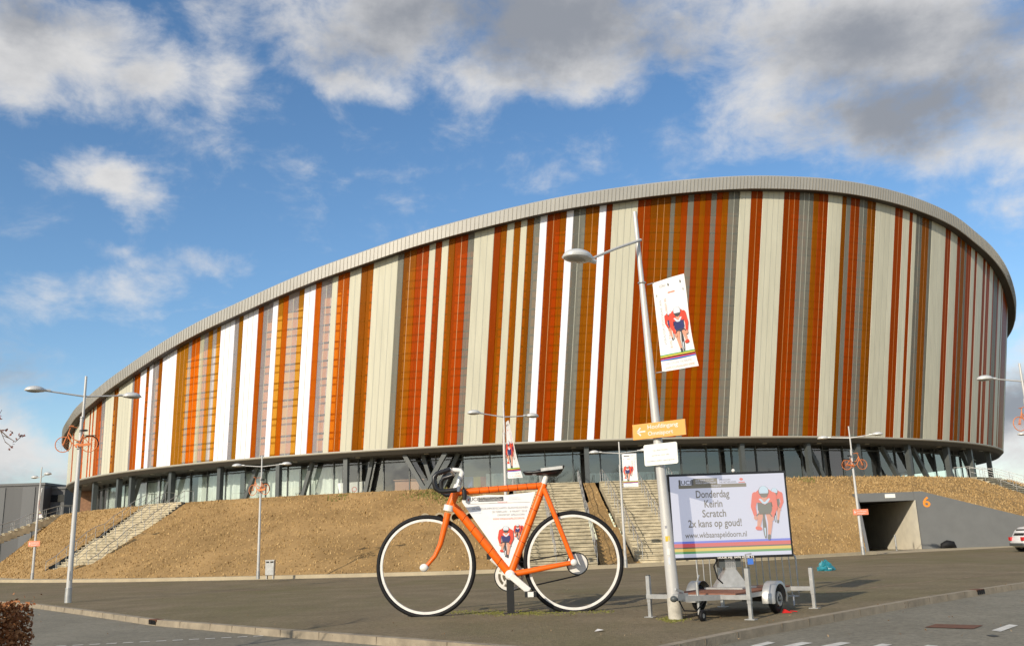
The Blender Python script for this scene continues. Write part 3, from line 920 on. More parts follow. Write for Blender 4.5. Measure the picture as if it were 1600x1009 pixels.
kp = [kp[0] + Vector((-150, 60, 0)), kp[0] + d0 * 8 + Vector((-8, 4, 0))] + kp + [kp[-1] + d1 * 6, kp[-1] + d1 * 6 + d1b * 14, kp[-1] + d1 * 6 + d1b * 160]
g = MB()
poly = [(p.x, p.y, 0) for p in kp] + [(230, 300, 0), (-230, 300, 0)]
g.add(poly, [tuple(range(len(poly)))], 'plaza')
o = struct(g.build('plaza', fix=False))
def offset_poly(pts, d):
    out = []
    for i, p in enumerate(pts):
        a = pts[max(i - 1, 0)]; b = pts[min(i + 1, len(pts) - 1)]
        t = (b - a); t.z = 0; t.normalize()
        out.append(p + Vector((t.y, -t.x, 0)) * d)
    return out
def strip(pts, o0, o1, z0, z1, k, name):
    """raised strip between offsets o0 (plaza side) and o1 (road side)"""
    A = offset_poly(pts, o0); B = offset_poly(pts, o1)
    vs, fs = [], []
    for a, b in zip(A, B):
        vs += [(a.x, a.y, z0), (a.x, a.y, z1), (b.x, b.y, z1), (b.x + (b.x - a.x) * .1, b.y + (b.y - a.y) * .1, z0)]
    for i in range(len(A) - 1):
        for j in range(3):
            fs.append((4 * i + j, 4 * i + j + 1, 4 * i + 5 + j, 4 * i + 4 + j))
    m = MB(); m.add(vs, fs, k)
    return struct(m.build(name, fix=False))
def dense(pts, step=1.0):
    out = []
    for a, b in zip(pts[:-1], pts[1:]):
        n = max(1, min(60, int((b - a).length / step)))
        out += [a.lerp(b, i / n) for i in range(n)]
    return out + [pts[-1]]
strip(dense(kp), -0.16, 0.02, -0.19, 0.012, 'kerb', 'kerb')
# joints between kerb stones
jm = MB()
kd = dense(kp, 1.0)
# road markings
m = MB()
def mark(pts, k='mark', mb=m, z=-0.122):
    vs = [gnd(x, y, z) for x, y in pts]
    mb.add(vs, [(0, 1, 2, 3)], k)
mk = [((1549, 984), (1563, 986), (1591, 976), (1577, 974.5)), ((1172, 1008), (1186, 1009.5), (1212, 1003), (1199, 1001.5)), ((1216, 1010), (1234, 1011), (1270, 1003.5), (1252, 1002)),
      ((1282, 1008.5), (1298, 1010.5), (1330, 1003.5), (1314, 1002)), ((1355, 1011), (1370, 1013), (1394, 1006), (1378, 1004.5)), ((1430, 1013), (1446, 1015), (1466, 1008), (1450, 1006.5))]
for q in mk:
    mm = MB(); mark(q, mb=mm); struct(mm.build('road_marking', fix=False))
a, b = gnd(60, 1010, -0.122), gnd(470, 989.5, -0.122)
n = 16
for i in range(n):
    p = a.lerp(b, i / n); q = a.lerp(b, (i + 0.62) / n)
    s = Vector((-(b - a).y, (b - a).x, 0)).normalized() * 0.06
    mm = MB(); mm.add([p - s, q - s, q + s, p + s], [(0, 1, 2, 3)], 'mark'); struct(mm.build('road_marking', fix=False))

# ------------------------------------------------------------------ grass bank round the hall
KB = [Vector(p) for p in ((-66, 150, 0), (-64, 118, 0), (-54, 90, 0), (-45, 76.5, 0), (-37.8, 68.0, 0), (-27.5, 59.8, 0), (-20.5, 56.0, 0), (-15, 53.5, 0), (-7.8, 51.2, 0), (-2.2, 50.3, 0), (5.9, 51.8, 0), (13.6, 55.6, 0), (20, 59.4, 0), (23.2, 61.5, 0))]
KB2 = [Vector(p) for p in ((23.2, 61.5, 0), (26.8, 63.4, 0), (31, 65.3, 0), (36.7, 68.2, 0), (44, 71.4, 0), (60, 78, 0), (90, 92, 0))]
def smooth_poly(P, n=6):
    out = []
    for i in range(len(P) - 1):
        p0 = P[max(i - 1, 0)]; p1 = P[i]; p2 = P[i + 1]; p3 = P[min(i + 2, len(P) - 1)]
        for j in range(n):
            t = j / n
            out.append(0.5 * ((2 * p1) + (p2 - p0) * t + (2 * p0 - 5 * p1 + 4 * p2 - p3) * t * t + (3 * p1 - p0 - 3 * p2 + p3) * t ** 3))
    return out + [P[-1]]
KBS = smooth_poly(KB)
strip(KBS, -2.4, 0.0, -0.02, 0.13, 'path', 'path')
strip(smooth_poly(KB2), -4.6, 0.0, -0.03, 0.055, 'path', 'path')
strip(KBS, -0.14, 0.14, -0.02, 0.19, 'path', 'kerb')

TOPO = 0.9
def top_pt(deg): return ell(deg, TOPO, ZF)
BASE = offset_poly(KBS, -2.3)
def hit_base(deg):
    """foot of the bank under the top-edge point at deg"""
    T = top_pt(deg); n = nrm(deg); best = None
    for a, b in zip(BASE[:-1], BASE[1:]):
        e = b - a
        den = n.x * e.y - n.y * e.x
        if abs(den) < 1e-9: continue
        w = a - T
        t = (w.x * e.y - w.y * e.x) / den
        u = (w.x * n.y - w.y * n.x) / den
        if t > 0 and -0.001 <= u <= 1.001 and (best is None or t < best):
            best = t
    return T + n * (best if best else 15.0)
TH1, TH2 = 65.0, 57.0
PL, PR = Vector((25.0, 69.0, 4.15)), Vector((29.35, 69.0, 4.15))
F1 = Vector((23.3, 63.3, 0.1))
F0 = Vector((15.655, 59.434, 0.1))
def foot(deg):
    if deg <= 80:
        return F0.lerp(F1, (80 - deg) / (80 - TH1))
    b = hit_base(deg)
    b.z = 0.1
    return b
def bank_pow(deg):
    if deg > 76: return 1.0
    return 1.0 + (1.87 - 1.0) * (76 - deg) / (76 - TH1)
rb = random.Random(11)
def bank_point(deg, s):
    if deg >= TH1:
        b = foot(deg); T = top_pt(deg)
        p = b.lerp(T, s)
        p.z = 0.1 + (ZF - 0.1) * (1 - (1 - s) ** bank_pow(deg))
        return p
    if deg >= TH2:
        f = (TH1 - deg) / (TH1 - TH2)
        b = PL.lerp(PR, f); T = top_pt(deg)
        p = b.lerp(T, s); p.z = b.z + (ZF - b.z) * (1 - (1 - s) ** 1.25)
        return p
    f = (TH2 - deg) / (TH2 - 38.0)
    if f <= 1.0:
        b = Vector((PR.x + 13.3 * f, PR.y, 4.15 - 3.75 * f))
    else:
        b = Vector((PR.x + 13.3 + (f - 1) * 14, PR.y + (f - 1) * 12, 0.4))
    T = top_pt(deg)
    p = b.lerp(T, s); p.z = b.z + (ZF - b.z) * (1 - (1 - s) ** 1.1)
    return p
def bank_mesh(a0, a1, step, rows, mb):
    n = max(1, int(round(abs(a1 - a0) / step)))
    vs, fs = [], []
    for i in range(n + 1):
        t = a0 + (a1 - a0) * i / n
        for j in range(rows + 1):
            p = bank_point(t, j / rows)
            if 0 < j < rows and 0 < i < n:
                p.z += rb.gauss(0, 0.022)
            vs.append(p)
    for i in range(n):
        for j in range(rows):
            o = i * (rows + 1) + j
            c = (vs[o] + vs[o + rows + 2]) * 0.5
            if any(in_quad(c, q) for q in STAIRS): continue
            fs.append((o, o + rows + 1, o + rows + 2, o + 1))
    mb.add(vs, fs, 'grass', True)
# promenade on top of the bank, in front of the glass
pm = MB()
ringmesh(pm, lambda t: [ell(t % 360, TOPO - 0.004, ZF), ell(t % 360, -14, ZF)], 'conc', 2)
struct(pm.build('promenade', fix=False))
# short dry grass standing on the bank
STAIRS = []      # plan quads kept clear of grass, filled below
def in_quad(p, q):
    s = 0
    for a, b in zip(q, q[1:] + q[:1]):
        c = (b.x - a.x) * (p.y - a.y) - (b.y - a.y) * (p.x - a.x)
        if abs(c) < 1e-9: continue
        if s == 0: s = 1 if c > 0 else -1
        elif (c > 0) != (s > 0): return False
    return True

# ------------------------------------------------------------------ stairways up the bank
def stairway(bl, br, tl, tr, label, group='concrete stairways up the grass bank', n=26, rails=(0.0, 0.5, 1.0), landing=12, clear=True):
    bl, br, tl, tr = [Vector((p.x, p.y, 0)) for p in (bl, br, tl, tr)]
    z0, z1 = 0.14, ZF + 0.05
    root = thing('stairway', label, 'stairway', ((bl.x + br.x) / 2, (bl.y + br.y) / 2, 0), group)
    steps = MB()
    fr = [0.0]; w = []
    for i in range(n):
        w.append(3.0 if i == landing else 1.0)
    tot = sum(w); acc = 0
    hz = (z1 - z0) / n
    prof = []
    for i in range(n):
        a = acc / tot; acc += w[i]; b = acc / tot
        prof.append((a, b, z0 + hz * (i + 1)))
    for a, b, z in prof:
        P = [bl.lerp(tl, a), br.lerp(tr, a), br.lerp(tr, b), bl.lerp(tl, b)]
        nose = (P[0] - P[3]).normalized() * 0.07
        base = [Vector((p.x, p.y, z - 0.75)) for p in P]
        topv = [Vector((p.x, p.y, z)) for p in P]
        topv[0] += nose; topv[1] += nose
        lip = [Vector((p.x, p.y, z - 0.07)) for p in topv[:2]]
        bk2 = [Vector((p.x, p.y, z - 0.07)) for p in P[:2]]
        vs = base + topv + lip + bk2
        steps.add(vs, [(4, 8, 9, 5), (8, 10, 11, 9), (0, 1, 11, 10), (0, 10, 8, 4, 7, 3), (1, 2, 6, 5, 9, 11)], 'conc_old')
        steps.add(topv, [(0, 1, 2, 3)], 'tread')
    steps.build('steps', root)
    def zat(f):
        for a, b, z in prof:
            if a <= f <= b + 1e-9: return z
        return z1
    for r in rails:
        m = MB()
        pts = []
        k = 11
        for i in range(k + 1):
            f = i / k
            p = bl.lerp(br, r).lerp(tl.lerp(tr, r), f)
            q = Vector((p.x, p.y, zat(min(f + 0.01, 1)) + 0.95))
            pts.append(q)
            m.tube([Vector((p.x, p.y, zat(f) - 0.1)), q], 0.022, 'galv', 6)
        e = (pts[-1] - pts[-2]); e.z = 0; e.normalize()
        pts.append(pts[-1] + e * 1.3)
        m.tube(pts, 0.026, 'galv', 6)
        m.tube([pts[-1], Vector((pts[-1].x, pts[-1].y, ZF))], 0.022, 'galv', 6)
        m.tube([p - Vector((0, 0, 0.45)) for p in pts[:-1]], 0.016, 'galv', 6)
        m.build('handrail', root)
    ex = 0.25
    STAIRS.append([bl.lerp(br, -ex * .3), br.lerp(bl, -ex * .3), tr.lerp(tl, -ex * .3), tl.lerp(tr, -ex * .3)])
    return root
G = lambda x, y: gnd(x, y, 0.1)
Tz = lambda x, y: gnd(x, y, ZF)
def topd(deg): return top_pt(deg)
def th_top(px):
    best = None; t = 26.0
    while t < 158:
        p = top_pt(t) - EYE
        x = 800 + FPX * p.dot(RT) / p.dot(FW)
        if best is None or abs(x - px) < best[0]: best = (abs(x - px), t)
        t += 0.05
    return best[1]
def foot_px(px, py):
    p = gnd(px, py, 0.1)
    return p
stairway(G(70, 903), G(136, 902), topd(th_top(229)), topd(th_top(288)), 'wide weathered concrete stairway on the bank behind the tall left lamp post')
stairway(G(822, 890), G(934, 885), topd(th_top(801)), topd(th_top(904)), 'concrete stairway seen through the rear wheel of the giant bicycle', rails=(0.0, 0.42, 1.0))
stairway(G(999, 880), G(1118, 876), topd(th_top(936)), topd(th_top(1052)), 'concrete stairway partly hidden behind the billboard trailer', rails=(0.05, 0.5, 0.95))
tl, tr = topd(th_top(1517)), topd(th_top(1556))
dn = Vector((0.80, -0.60, 0))
stairway(tl + dn * 13.0, tr + dn * 13.0, tl, tr, 'concrete stairway with pale railings at the bank end above the white car', rails=(0.0, 0.5, 1.0))
t0, t1 = top_pt(154.5), top_pt(151.0)
b0, b1 = hit_base(156), hit_base(152)
n0 = Vector((-.62, -.78, 0))
stairway(t0 + n0 * 16.5, t1 + n0 * 16.5, t0, t1, 'stairway with grey railings at the far left bank end before the grey building')

bk = MB()
bank_mesh(175, TH1, 0.25, 44, bk)
bank_mesh(TH1, TH2, 0.5, 12, bk)
bank_mesh(TH2, 20, 0.7, 26, bk)
struct(bk.build('grass_bank', fix=False))
gb = MB(); gg = MB()
rg = random.Random(5)
def blade(mb, p, h, k):
    a = rg.uniform(0, 6.28); w = rg.uniform(0.03, 0.075)
    dx, dy = math.cos(a) * w, math.sin(a) * w
    ln = rg.uniform(-0.6, 0.6) * h, rg.uniform(-0.6, 0.6) * h
    mb.add([(p.x - dx, p.y - dy, p.z - 0.02), (p.x + dx, p.y + dy, p.z - 0.02), (p.x + ln[0], p.y + ln[1], p.z + h)], [(0, 1, 2)], k)
cnt = 0
while cnt < 42000:
    t = rg.uniform(28, 160); s = rg.random()
    p = bank_point(t, s)
    if p.x < -58 or p.x > 62: continue
    if any(in_quad(p, q) for q in STAIRS): continue
    blade(gb, p, rg.uniform(0.03, 0.06) + (0.14 * rg.random() ** 3), 'blade'); cnt += 1
struct(gb.build('dry_grass', fix=False), 'stuff')
for (px, s0, n, sp) in ((690, 0.92, 420, 2.2), (720, 0.83, 260, 1.5), (540, 0.93, 90, 0.9), (1255, 0.85, 60, 0.8)):
    t = th_top(px)
    for i in range(n):
        tt = t + rg.gauss(0, sp * 0.55); s = s0 + rg.gauss(0, 0.04)
        if s > 1: continue
        p = bank_point(tt, s)
        if any(in_quad(p, q) for q in STAIRS): continue
        blade(gg, p, rg.uniform(0.08, 0.22), 'green')
struct(gg.build('green_grass', fix=False), 'stuff')

# ------------------------------------------------------------------ tunnel entrance 6
tn = thing('tunnel_entrance', 'grey concrete tunnel entrance numbered 6 cut into the grass bank', 'tunnel entrance', (27.2, 69, 0))
m = MB()
m.box(((PL.x + PR.x) / 2 + 0.1, 68.85, 3.87), (PR.x - PL.x + 0.4, 0.5, 0.62), 'greywall')
lint = m.build('lintel', tn)
m = MB()
m.box((27.5, 68.575, 3.93), (0.75, 0.04, 0.28), 'sign_w')
sub(m, 'plate', lint)
# passage behind the opening
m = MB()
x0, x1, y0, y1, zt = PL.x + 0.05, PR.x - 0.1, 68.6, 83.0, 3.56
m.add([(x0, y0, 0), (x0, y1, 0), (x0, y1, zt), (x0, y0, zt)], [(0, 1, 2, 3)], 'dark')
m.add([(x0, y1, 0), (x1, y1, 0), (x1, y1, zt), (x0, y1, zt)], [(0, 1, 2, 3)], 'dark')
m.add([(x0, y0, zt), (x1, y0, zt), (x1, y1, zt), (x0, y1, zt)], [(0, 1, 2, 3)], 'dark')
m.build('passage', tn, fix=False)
m = MB()
m.add([(x1, y0 - .2, 0), (x1, y1, 0), (x1, y1, zt), (x1, y0 - .2, zt)], [(0, 1, 2, 3)], 'palewall')
m.build('passage_side', tn, fix=False)
# wing wall
m = MB()
wl = 13.3
m.prism([(PR.x - 0.095, 68.55, -0.1), (PR.x + wl, 68.55, -0.1), (PR.x + wl, 68.55, 0.55), (PR.x + 0.5, 68.55, 4.19), (PR.x - 0.095, 68.55, 4.19)], (0, 0.45, 0), 'greywall')
wing = m.build('wing_wall', tn)
m = MB()
put_text(m, '6', 'six', (PR.x + 0.75, 68.53, 3.05), (1, 0, 0), (0, 0, 1), 0.72, 0.55, 'c', 0.02)
nm = m.build('number', None, fix=False); nm.parent = wing
# retaining wall on the left, following the slope
m = MB()
pts = []
for j in range(9):
    s = j / 8 * 0.5
    p = bank_point(TH1, s)
    pts.append(p)
off = (pts[-1] - pts[0]); off.z = 0; off.normalize(); side = Vector((off.y, -off.x, 0)) * 0.2
pl = [Vector((pts[0].x, pts[0].y, -0.05))] + [Vector((p.x, p.y, p.z + 0.06)) for p in pts] + [Vector((pts[-1].x, pts[-1].y, -0.05))]
m.prism([p + side * 0.05 for p in pl], side, 'greywall')
m.build('retaining_wall', tn)
m = MB()
m.cyl((26.6, 66.4, 0), (26.6, 66.4, 1.1), 0.06, 'galv', 10); m.ball((26.6, 66.4, 1.1), (.06, .06, .04), 'galv', 10, 5)
tag(m.build('bollard'), 'thin grey post standing in front of the dark tunnel opening', 'bollard')
m = MB()
m.tube([(30.7, 68.4, 0.0), (30.8, 68.35, 0.22), (31.1, 68.3, 0.34), (31.45, 68.35, 0.3), (31.65, 68.4, 0.0)], [0.12, 0.25, 0.3, 0.28, 0.15], 'black', 10)
tag(m.build('rubbish_bag'), 'small black bag slumped at foot of the grey wall below the number 6', 'bag')

# concrete pipe ends in the bank
def bank_hit(px, py):
    d = ray(px, py); best = None
    t = th_top(px)
    for k in range(-40, 41):
        for s in range(0, 41):
            p = bank_point(t + k * 0.12, s / 40)
            q = p - EYE
            dd = q.dot(FW)
            e = (800 + FPX * q.dot(RT) / dd - px) ** 2 + (504.5 - FPX * q.dot(UP) / dd - py) ** 2
            if best is None or e < best[0]: best = (e, p)
    return best[1]
for i, (px, py, lb) in enumerate(((664, 812, 'leftmost concrete pipe end in the bank above the front wheel'), (687, 811, 'second concrete pipe end from the left above the front wheel'), (710.5, 811, 'concrete pipe end in the bank directly behind the orange fork'), (734, 809, 'concrete pipe end in the bank behind the orange down tube'))):
    p = bank_hit(px, py)
    r = thing('pipe_end', lb, 'pipe', p, 'concrete pipe ends in a row on the bank')
    m = MB()
    m.band(p + Vector((0, -0.1, 0.05)), (0.1, -1, 0.05), 0.26, 0.37, 0.9, 'path', 28)
    m.build('pipe_wall', r)
    m = MB()
    m.band(p + Vector((0, 0.12, 0.05)), (0.1, -1, 0.05), 0.0, 0.258, 0.06, 'bark', 24)
    m.build('pipe_plug', r)

# ------------------------------------------------------------------ street lamps
def lamp_head(root_arm, c, dx):
    """flattened dish lamp; dx = unit vector pointing outwards"""
    rot = Matrix((dx, Vector((0, 0, 1)).cross(dx), Vector((0, 0, 1)))).transposed()
    m = MB()
    m.ball(c, (0.35, 0.26, 0.17), 'lamp', 22, 6, rot, -0.02, 1.0)
    m.ball(c, (0.37, 0.27, 0.06), 'lamp', 22, 3, rot, -1.0, 0.02)
    m.cyl(c - dx * 0.52 + Vector((0, 0, 0.02)), c - dx * 0.26 + Vector((0, 0, 0.03)), 0.05, 'lamp', 10)
    h = m.build('lamp_head'); h.parent = root_arm.parent; h.matrix_parent_inverse = root_arm.matrix_parent_inverse
    m = MB()
    m.ball(c + dx * 0.04 - Vector((0, 0, 0.035)), (0.25, 0.17, 0.045), 'lens', 18, 3, rot, -1.0, 0.0)
    l = m.build('lens'); l.parent = h
    return h
def lamp_proto(label, H=8.3, arms=(-1, 1), arm_len=1.72, rise=0.12):
    root = thing('street_lamp', label, 'street lamp', (0, 0, 0), 'street lamps round the forecourt', local=True)
    m = MB()
    m.tube([(0, 0, 0), (0, 0, 0.5)], [0.125, 0.118], 'galv', 18)
    m.ring((0, 0, 0.5), (0, 0, 1), 0.105, 0.022, 'galv', 18, 6)
    m.build('base_sleeve', root)
    m = MB()
    m.tube([(0, 0, 0.45), (0, 0, 3.0), (0, 0, H - 1.55)], [0.098, 0.086, 0.062], 'pole', 18)
    m.box((0.0, -0.098, 0.95), (0.09, 0.02, 0.32), 'galv')
    m.build('pole', root)
    m = MB()
    m.tube([(0.035, 0, H - 1.75), (0.035, 0, H)], [0.052, 0.045], 'pole', 14)
    m.ring((0.02, 0, H - 1.6), (0, 0, 1), 0.07, 0.02, 'galv', 14, 6)
    m.build('mast_top', root)
    for s in arms:
        a = MB()
        z0 = H - 0.78
        p = Vector((0.035, 0, z0)); q = Vector((0.035 + s * (arm_len - 0.35), 0, z0 + rise))
        a.tube([p, p.lerp(q, 0.5), q], [0.035, 0.03, 0.026], 'pole', 10)
        ao = a.build('arm', root)
        lamp_head(ao, Vector((0.035 + s * arm_len, 0, z0 + rise - 0.01)), Vector((s, 0, 0)))
    return root
lamp0 = lamp_proto('tall silver lamp at left with an orange bicycle clamped to it above the kerb')
def place_lamp(x, y, rz, label, first=False, z=0.0, size=1.0):
    o = lamp0 if first else copy_tree(lamp0)
    o.location = (x, y, z); o.rotation_euler = (0, 0, rz); o['label'] = label; o.scale = (size,) * 3
    return o
p106 = gnd(106, 941); p403 = gnd(403, 904, 0.12); p978 = gnd(978, 886, 0.12); p50 = gnd(50, 906, 0.12); p1349 = gnd(1349, 866, 0.12); p793 = gnd(794, 895.5, 0.12)
pR = Vector((at(1601, 625, 38.6).x, 38.6, 0)); pF = Vector((at(1637, 683, 63.5).x, 63.5, 0.02))
place_lamp(p106.x, p106.y, R(38), 'tall silver double lamp by the left kerb with an orange bicycle clamped to its post', True)
place_lamp(p403.x, p403.y, R(0), 'double lamp beside the grey litter bin with a small orange bicycle on its post', z=0.12, size=0.79)
place_lamp(p978.x, p978.y, R(-6), 'double lamp right of the giant rear wheel carrying a flat white banner', z=0.12, size=0.77)
place_lamp(p50.x, p50.y, R(-48), 'distant left double lamp with salmon sign and white banner before the grey building', z=0.12, size=0.94)
place_lamp(p1349.x, p1349.y, R(-24), 'double lamp left of the tunnel entrance with an orange bicycle and salmon sign', z=0.12, size=0.93)
place_lamp(p793.x, p793.y, R(33), 'double lamp rising behind the giant bicycle top tube with a twisted banner', z=0.12)
place_lamp(pR.x, pR.y, R(8), 'lamp cut by the right picture edge with an orange bicycle on its post')
place_lamp(pF.x, pF.y, R(0), 'far lamp beyond the right edge with only one lamp head tip showing')

# the big leaning lamp in front
def lean(z): return Vector((-0.030 * z, 0, 0))
pb = gnd(1056, 967)
big = thing('street_lamp', 'tallest nearest lamp post leaning beside the billboard trailer with banner and two signs', 'street lamp', pb, 'street lamps round the forecourt')
m = MB()
m.tube([pb, pb + Vector((0, 0, 0.42)) + lean(.42)], [0.142, 0.134], 'sleeve', 20)
m.build('base_sleeve', big)
def bp(z): return pb + Vector((0, 0, z)) + lean(z)
topz = at(997, 331, pb.y).z
m = MB()
m.tube([bp(0.40), bp(2.5), bp(topz - 1.6)], [0.125, 0.104, 0.060], 'pole', 20)
m.build('pole', big)
m = MB()
m.tube([bp(topz - 1.75), bp(topz)], [0.056, 0.046], 'pole', 16)
m.ring(bp(topz - 1.62), (0, 0, 1), 0.07, 0.02, 'galv', 16, 6)
m.build('mast_top', big)
aj = at(1001, 375, pb.y - 0.06); la = at(903, 403, pb.y - 1.5)
m = MB()
dxa = (la - aj); dxa.z = 0; dxa.normalize()
la2 = la - dxa * 0.34 + Vector((0, 0, 0.03))
m.tube([aj, aj.lerp(la2, .5) + Vector((0, 0, .02)), la2], [0.034, 0.030, 0.026], 'pole', 10)
arm = m.build('arm', big)
arm2 = lamp_head(arm, la, dxa)
# stickers on the post
m = MB()
for z, k, w, h in ((1.55, 'sb_yellow', 0.09, 0.10), (1.30, 'sign_w', 0.07, 0.12), (1.12, 'print_pale', 0.06, 0.14), (1.78, 'print_grey', 0.06, 0.05)):
    c = bp(z) + Vector((-0.02, -0.128 + 0.008 * z, 0))
    m.add([c + Vector((-w / 2, 0, -h / 2)), c + Vector((w / 2, 0.004, -h / 2)), c + Vector((w / 2, 0.004, h / 2)), c + Vector((-w / 2, 0, h / 2))], [(0, 1, 2, 3)], k)
m.build('sticker', big, fix=False)

def yawed(px, py, y, yaw):
    c = at(px, py, y)
    return c, Vector((math.cos(yaw), -math.sin(yaw), 0)), Vector((0, 0, 1)), Vector((-math.sin(yaw), -math.cos(yaw), 0))
# orange direction sign
c, ux, uy, nn = yawed(1029, 671, pb.y - 0.22, R(38))
w, h = 1.22, 0.315
uy2 = (uy + Vector((-0.02, 0, 0))).normalized()
m = MB()
o = c - ux * w / 2 - uy * h / 2
m.prism([o, o + ux * w, o + ux * w + uy * h, o + uy * h], -nn * 0.03, 'sign_o')
sg = thing('direction_sign', 'orange arrow sign reading Hoofdingang Omnisport on the nearest lamp post', 'sign', c)
m.build('sign_board', sg)
m = MB(); f = Flat(m, o + nn * 0.002, ux, uy, nn)
f.text('Hoofdingang', 'whitep', 0.36, 0.195, 0.082, 0.70, 'l', 1, 0.012)
f.text('Omnisport', 'whitep', 0.36, 0.06, 0.082, 0.58, 'l', 1, 0.012)
f.line([(0.11, 0.155), (0.30, 0.155)], 0.032, 'whitep', 1)
f.line([(0.19, 0.235), (0.11, 0.155), (0.19, 0.075)], 0.032, 'whitep', 1)
m.build('lettering', sg, fix=False)
m = MB(); m.ring(bp(c.z), (0, 0, 1), 0.10, 0.018, 'galv', 18, 6); m.bar(bp(c.z) + Vector((0, -.08, 0)), c - nn * 0.03, 0.05, 0.1, 'galv'); m.build('bracket', sg)
# white notice
c, ux, uy, nn = yawed(1032, 709, pb.y - 0.22, R(42))
w, h = 0.80, 0.43
o = c - ux * w / 2 - uy * h / 2
m = MB()
r = 0.035
cp = []
for cxx, cyy, a0 in ((r, r, 180), (w - r, r, 270), (w - r, h - r, 0), (r, h - r, 90)):
    for i in range(5):
        a = R(a0 + 22.5 * i); cp.append(o + ux * (cxx + r * math.cos(a)) + uy * (cyy + r * math.sin(a)))
m.prism(cp, -nn * 0.02, 'sign_w')
sg = thing('notice_sign', 'white rounded notice below the orange sign on the nearest lamp post', 'sign', c)
m.build('sign_board', sg)
m = MB(); f = Flat(m, o + nn * 0.002, ux, uy, nn)
f.text('Op deze locatie', 'print_grey', 0.40, 0.285, 0.035, 0.36, 'c', 1)
f.text('parkeren voor alle', 'print_grey', 0.40, 0.185, 0.035, 0.42, 'c', 1)
f.text('bezoekers tijdens openingsuren', 'print_grey', 0.40, 0.075, 0.035, 0.66, 'c', 1)
f.line([(0.07, 0.36), (0.10, 0.33), (0.14, 0.37)], 0.015, 'print_pale', 1); f.ell(0.67, 0.36, 0.04, 0.03, 'print_pale', 1)
m.build('lettering', sg, fix=False)
m = MB(); m.ring(bp(c.z), (0, 0, 1), 0.105, 0.018, 'galv', 18, 6); m.bar(bp(c.z) + Vector((0, -.08, 0)), c - nn * 0.02, 0.05, 0.1, 'galv'); m.build('bracket', sg)

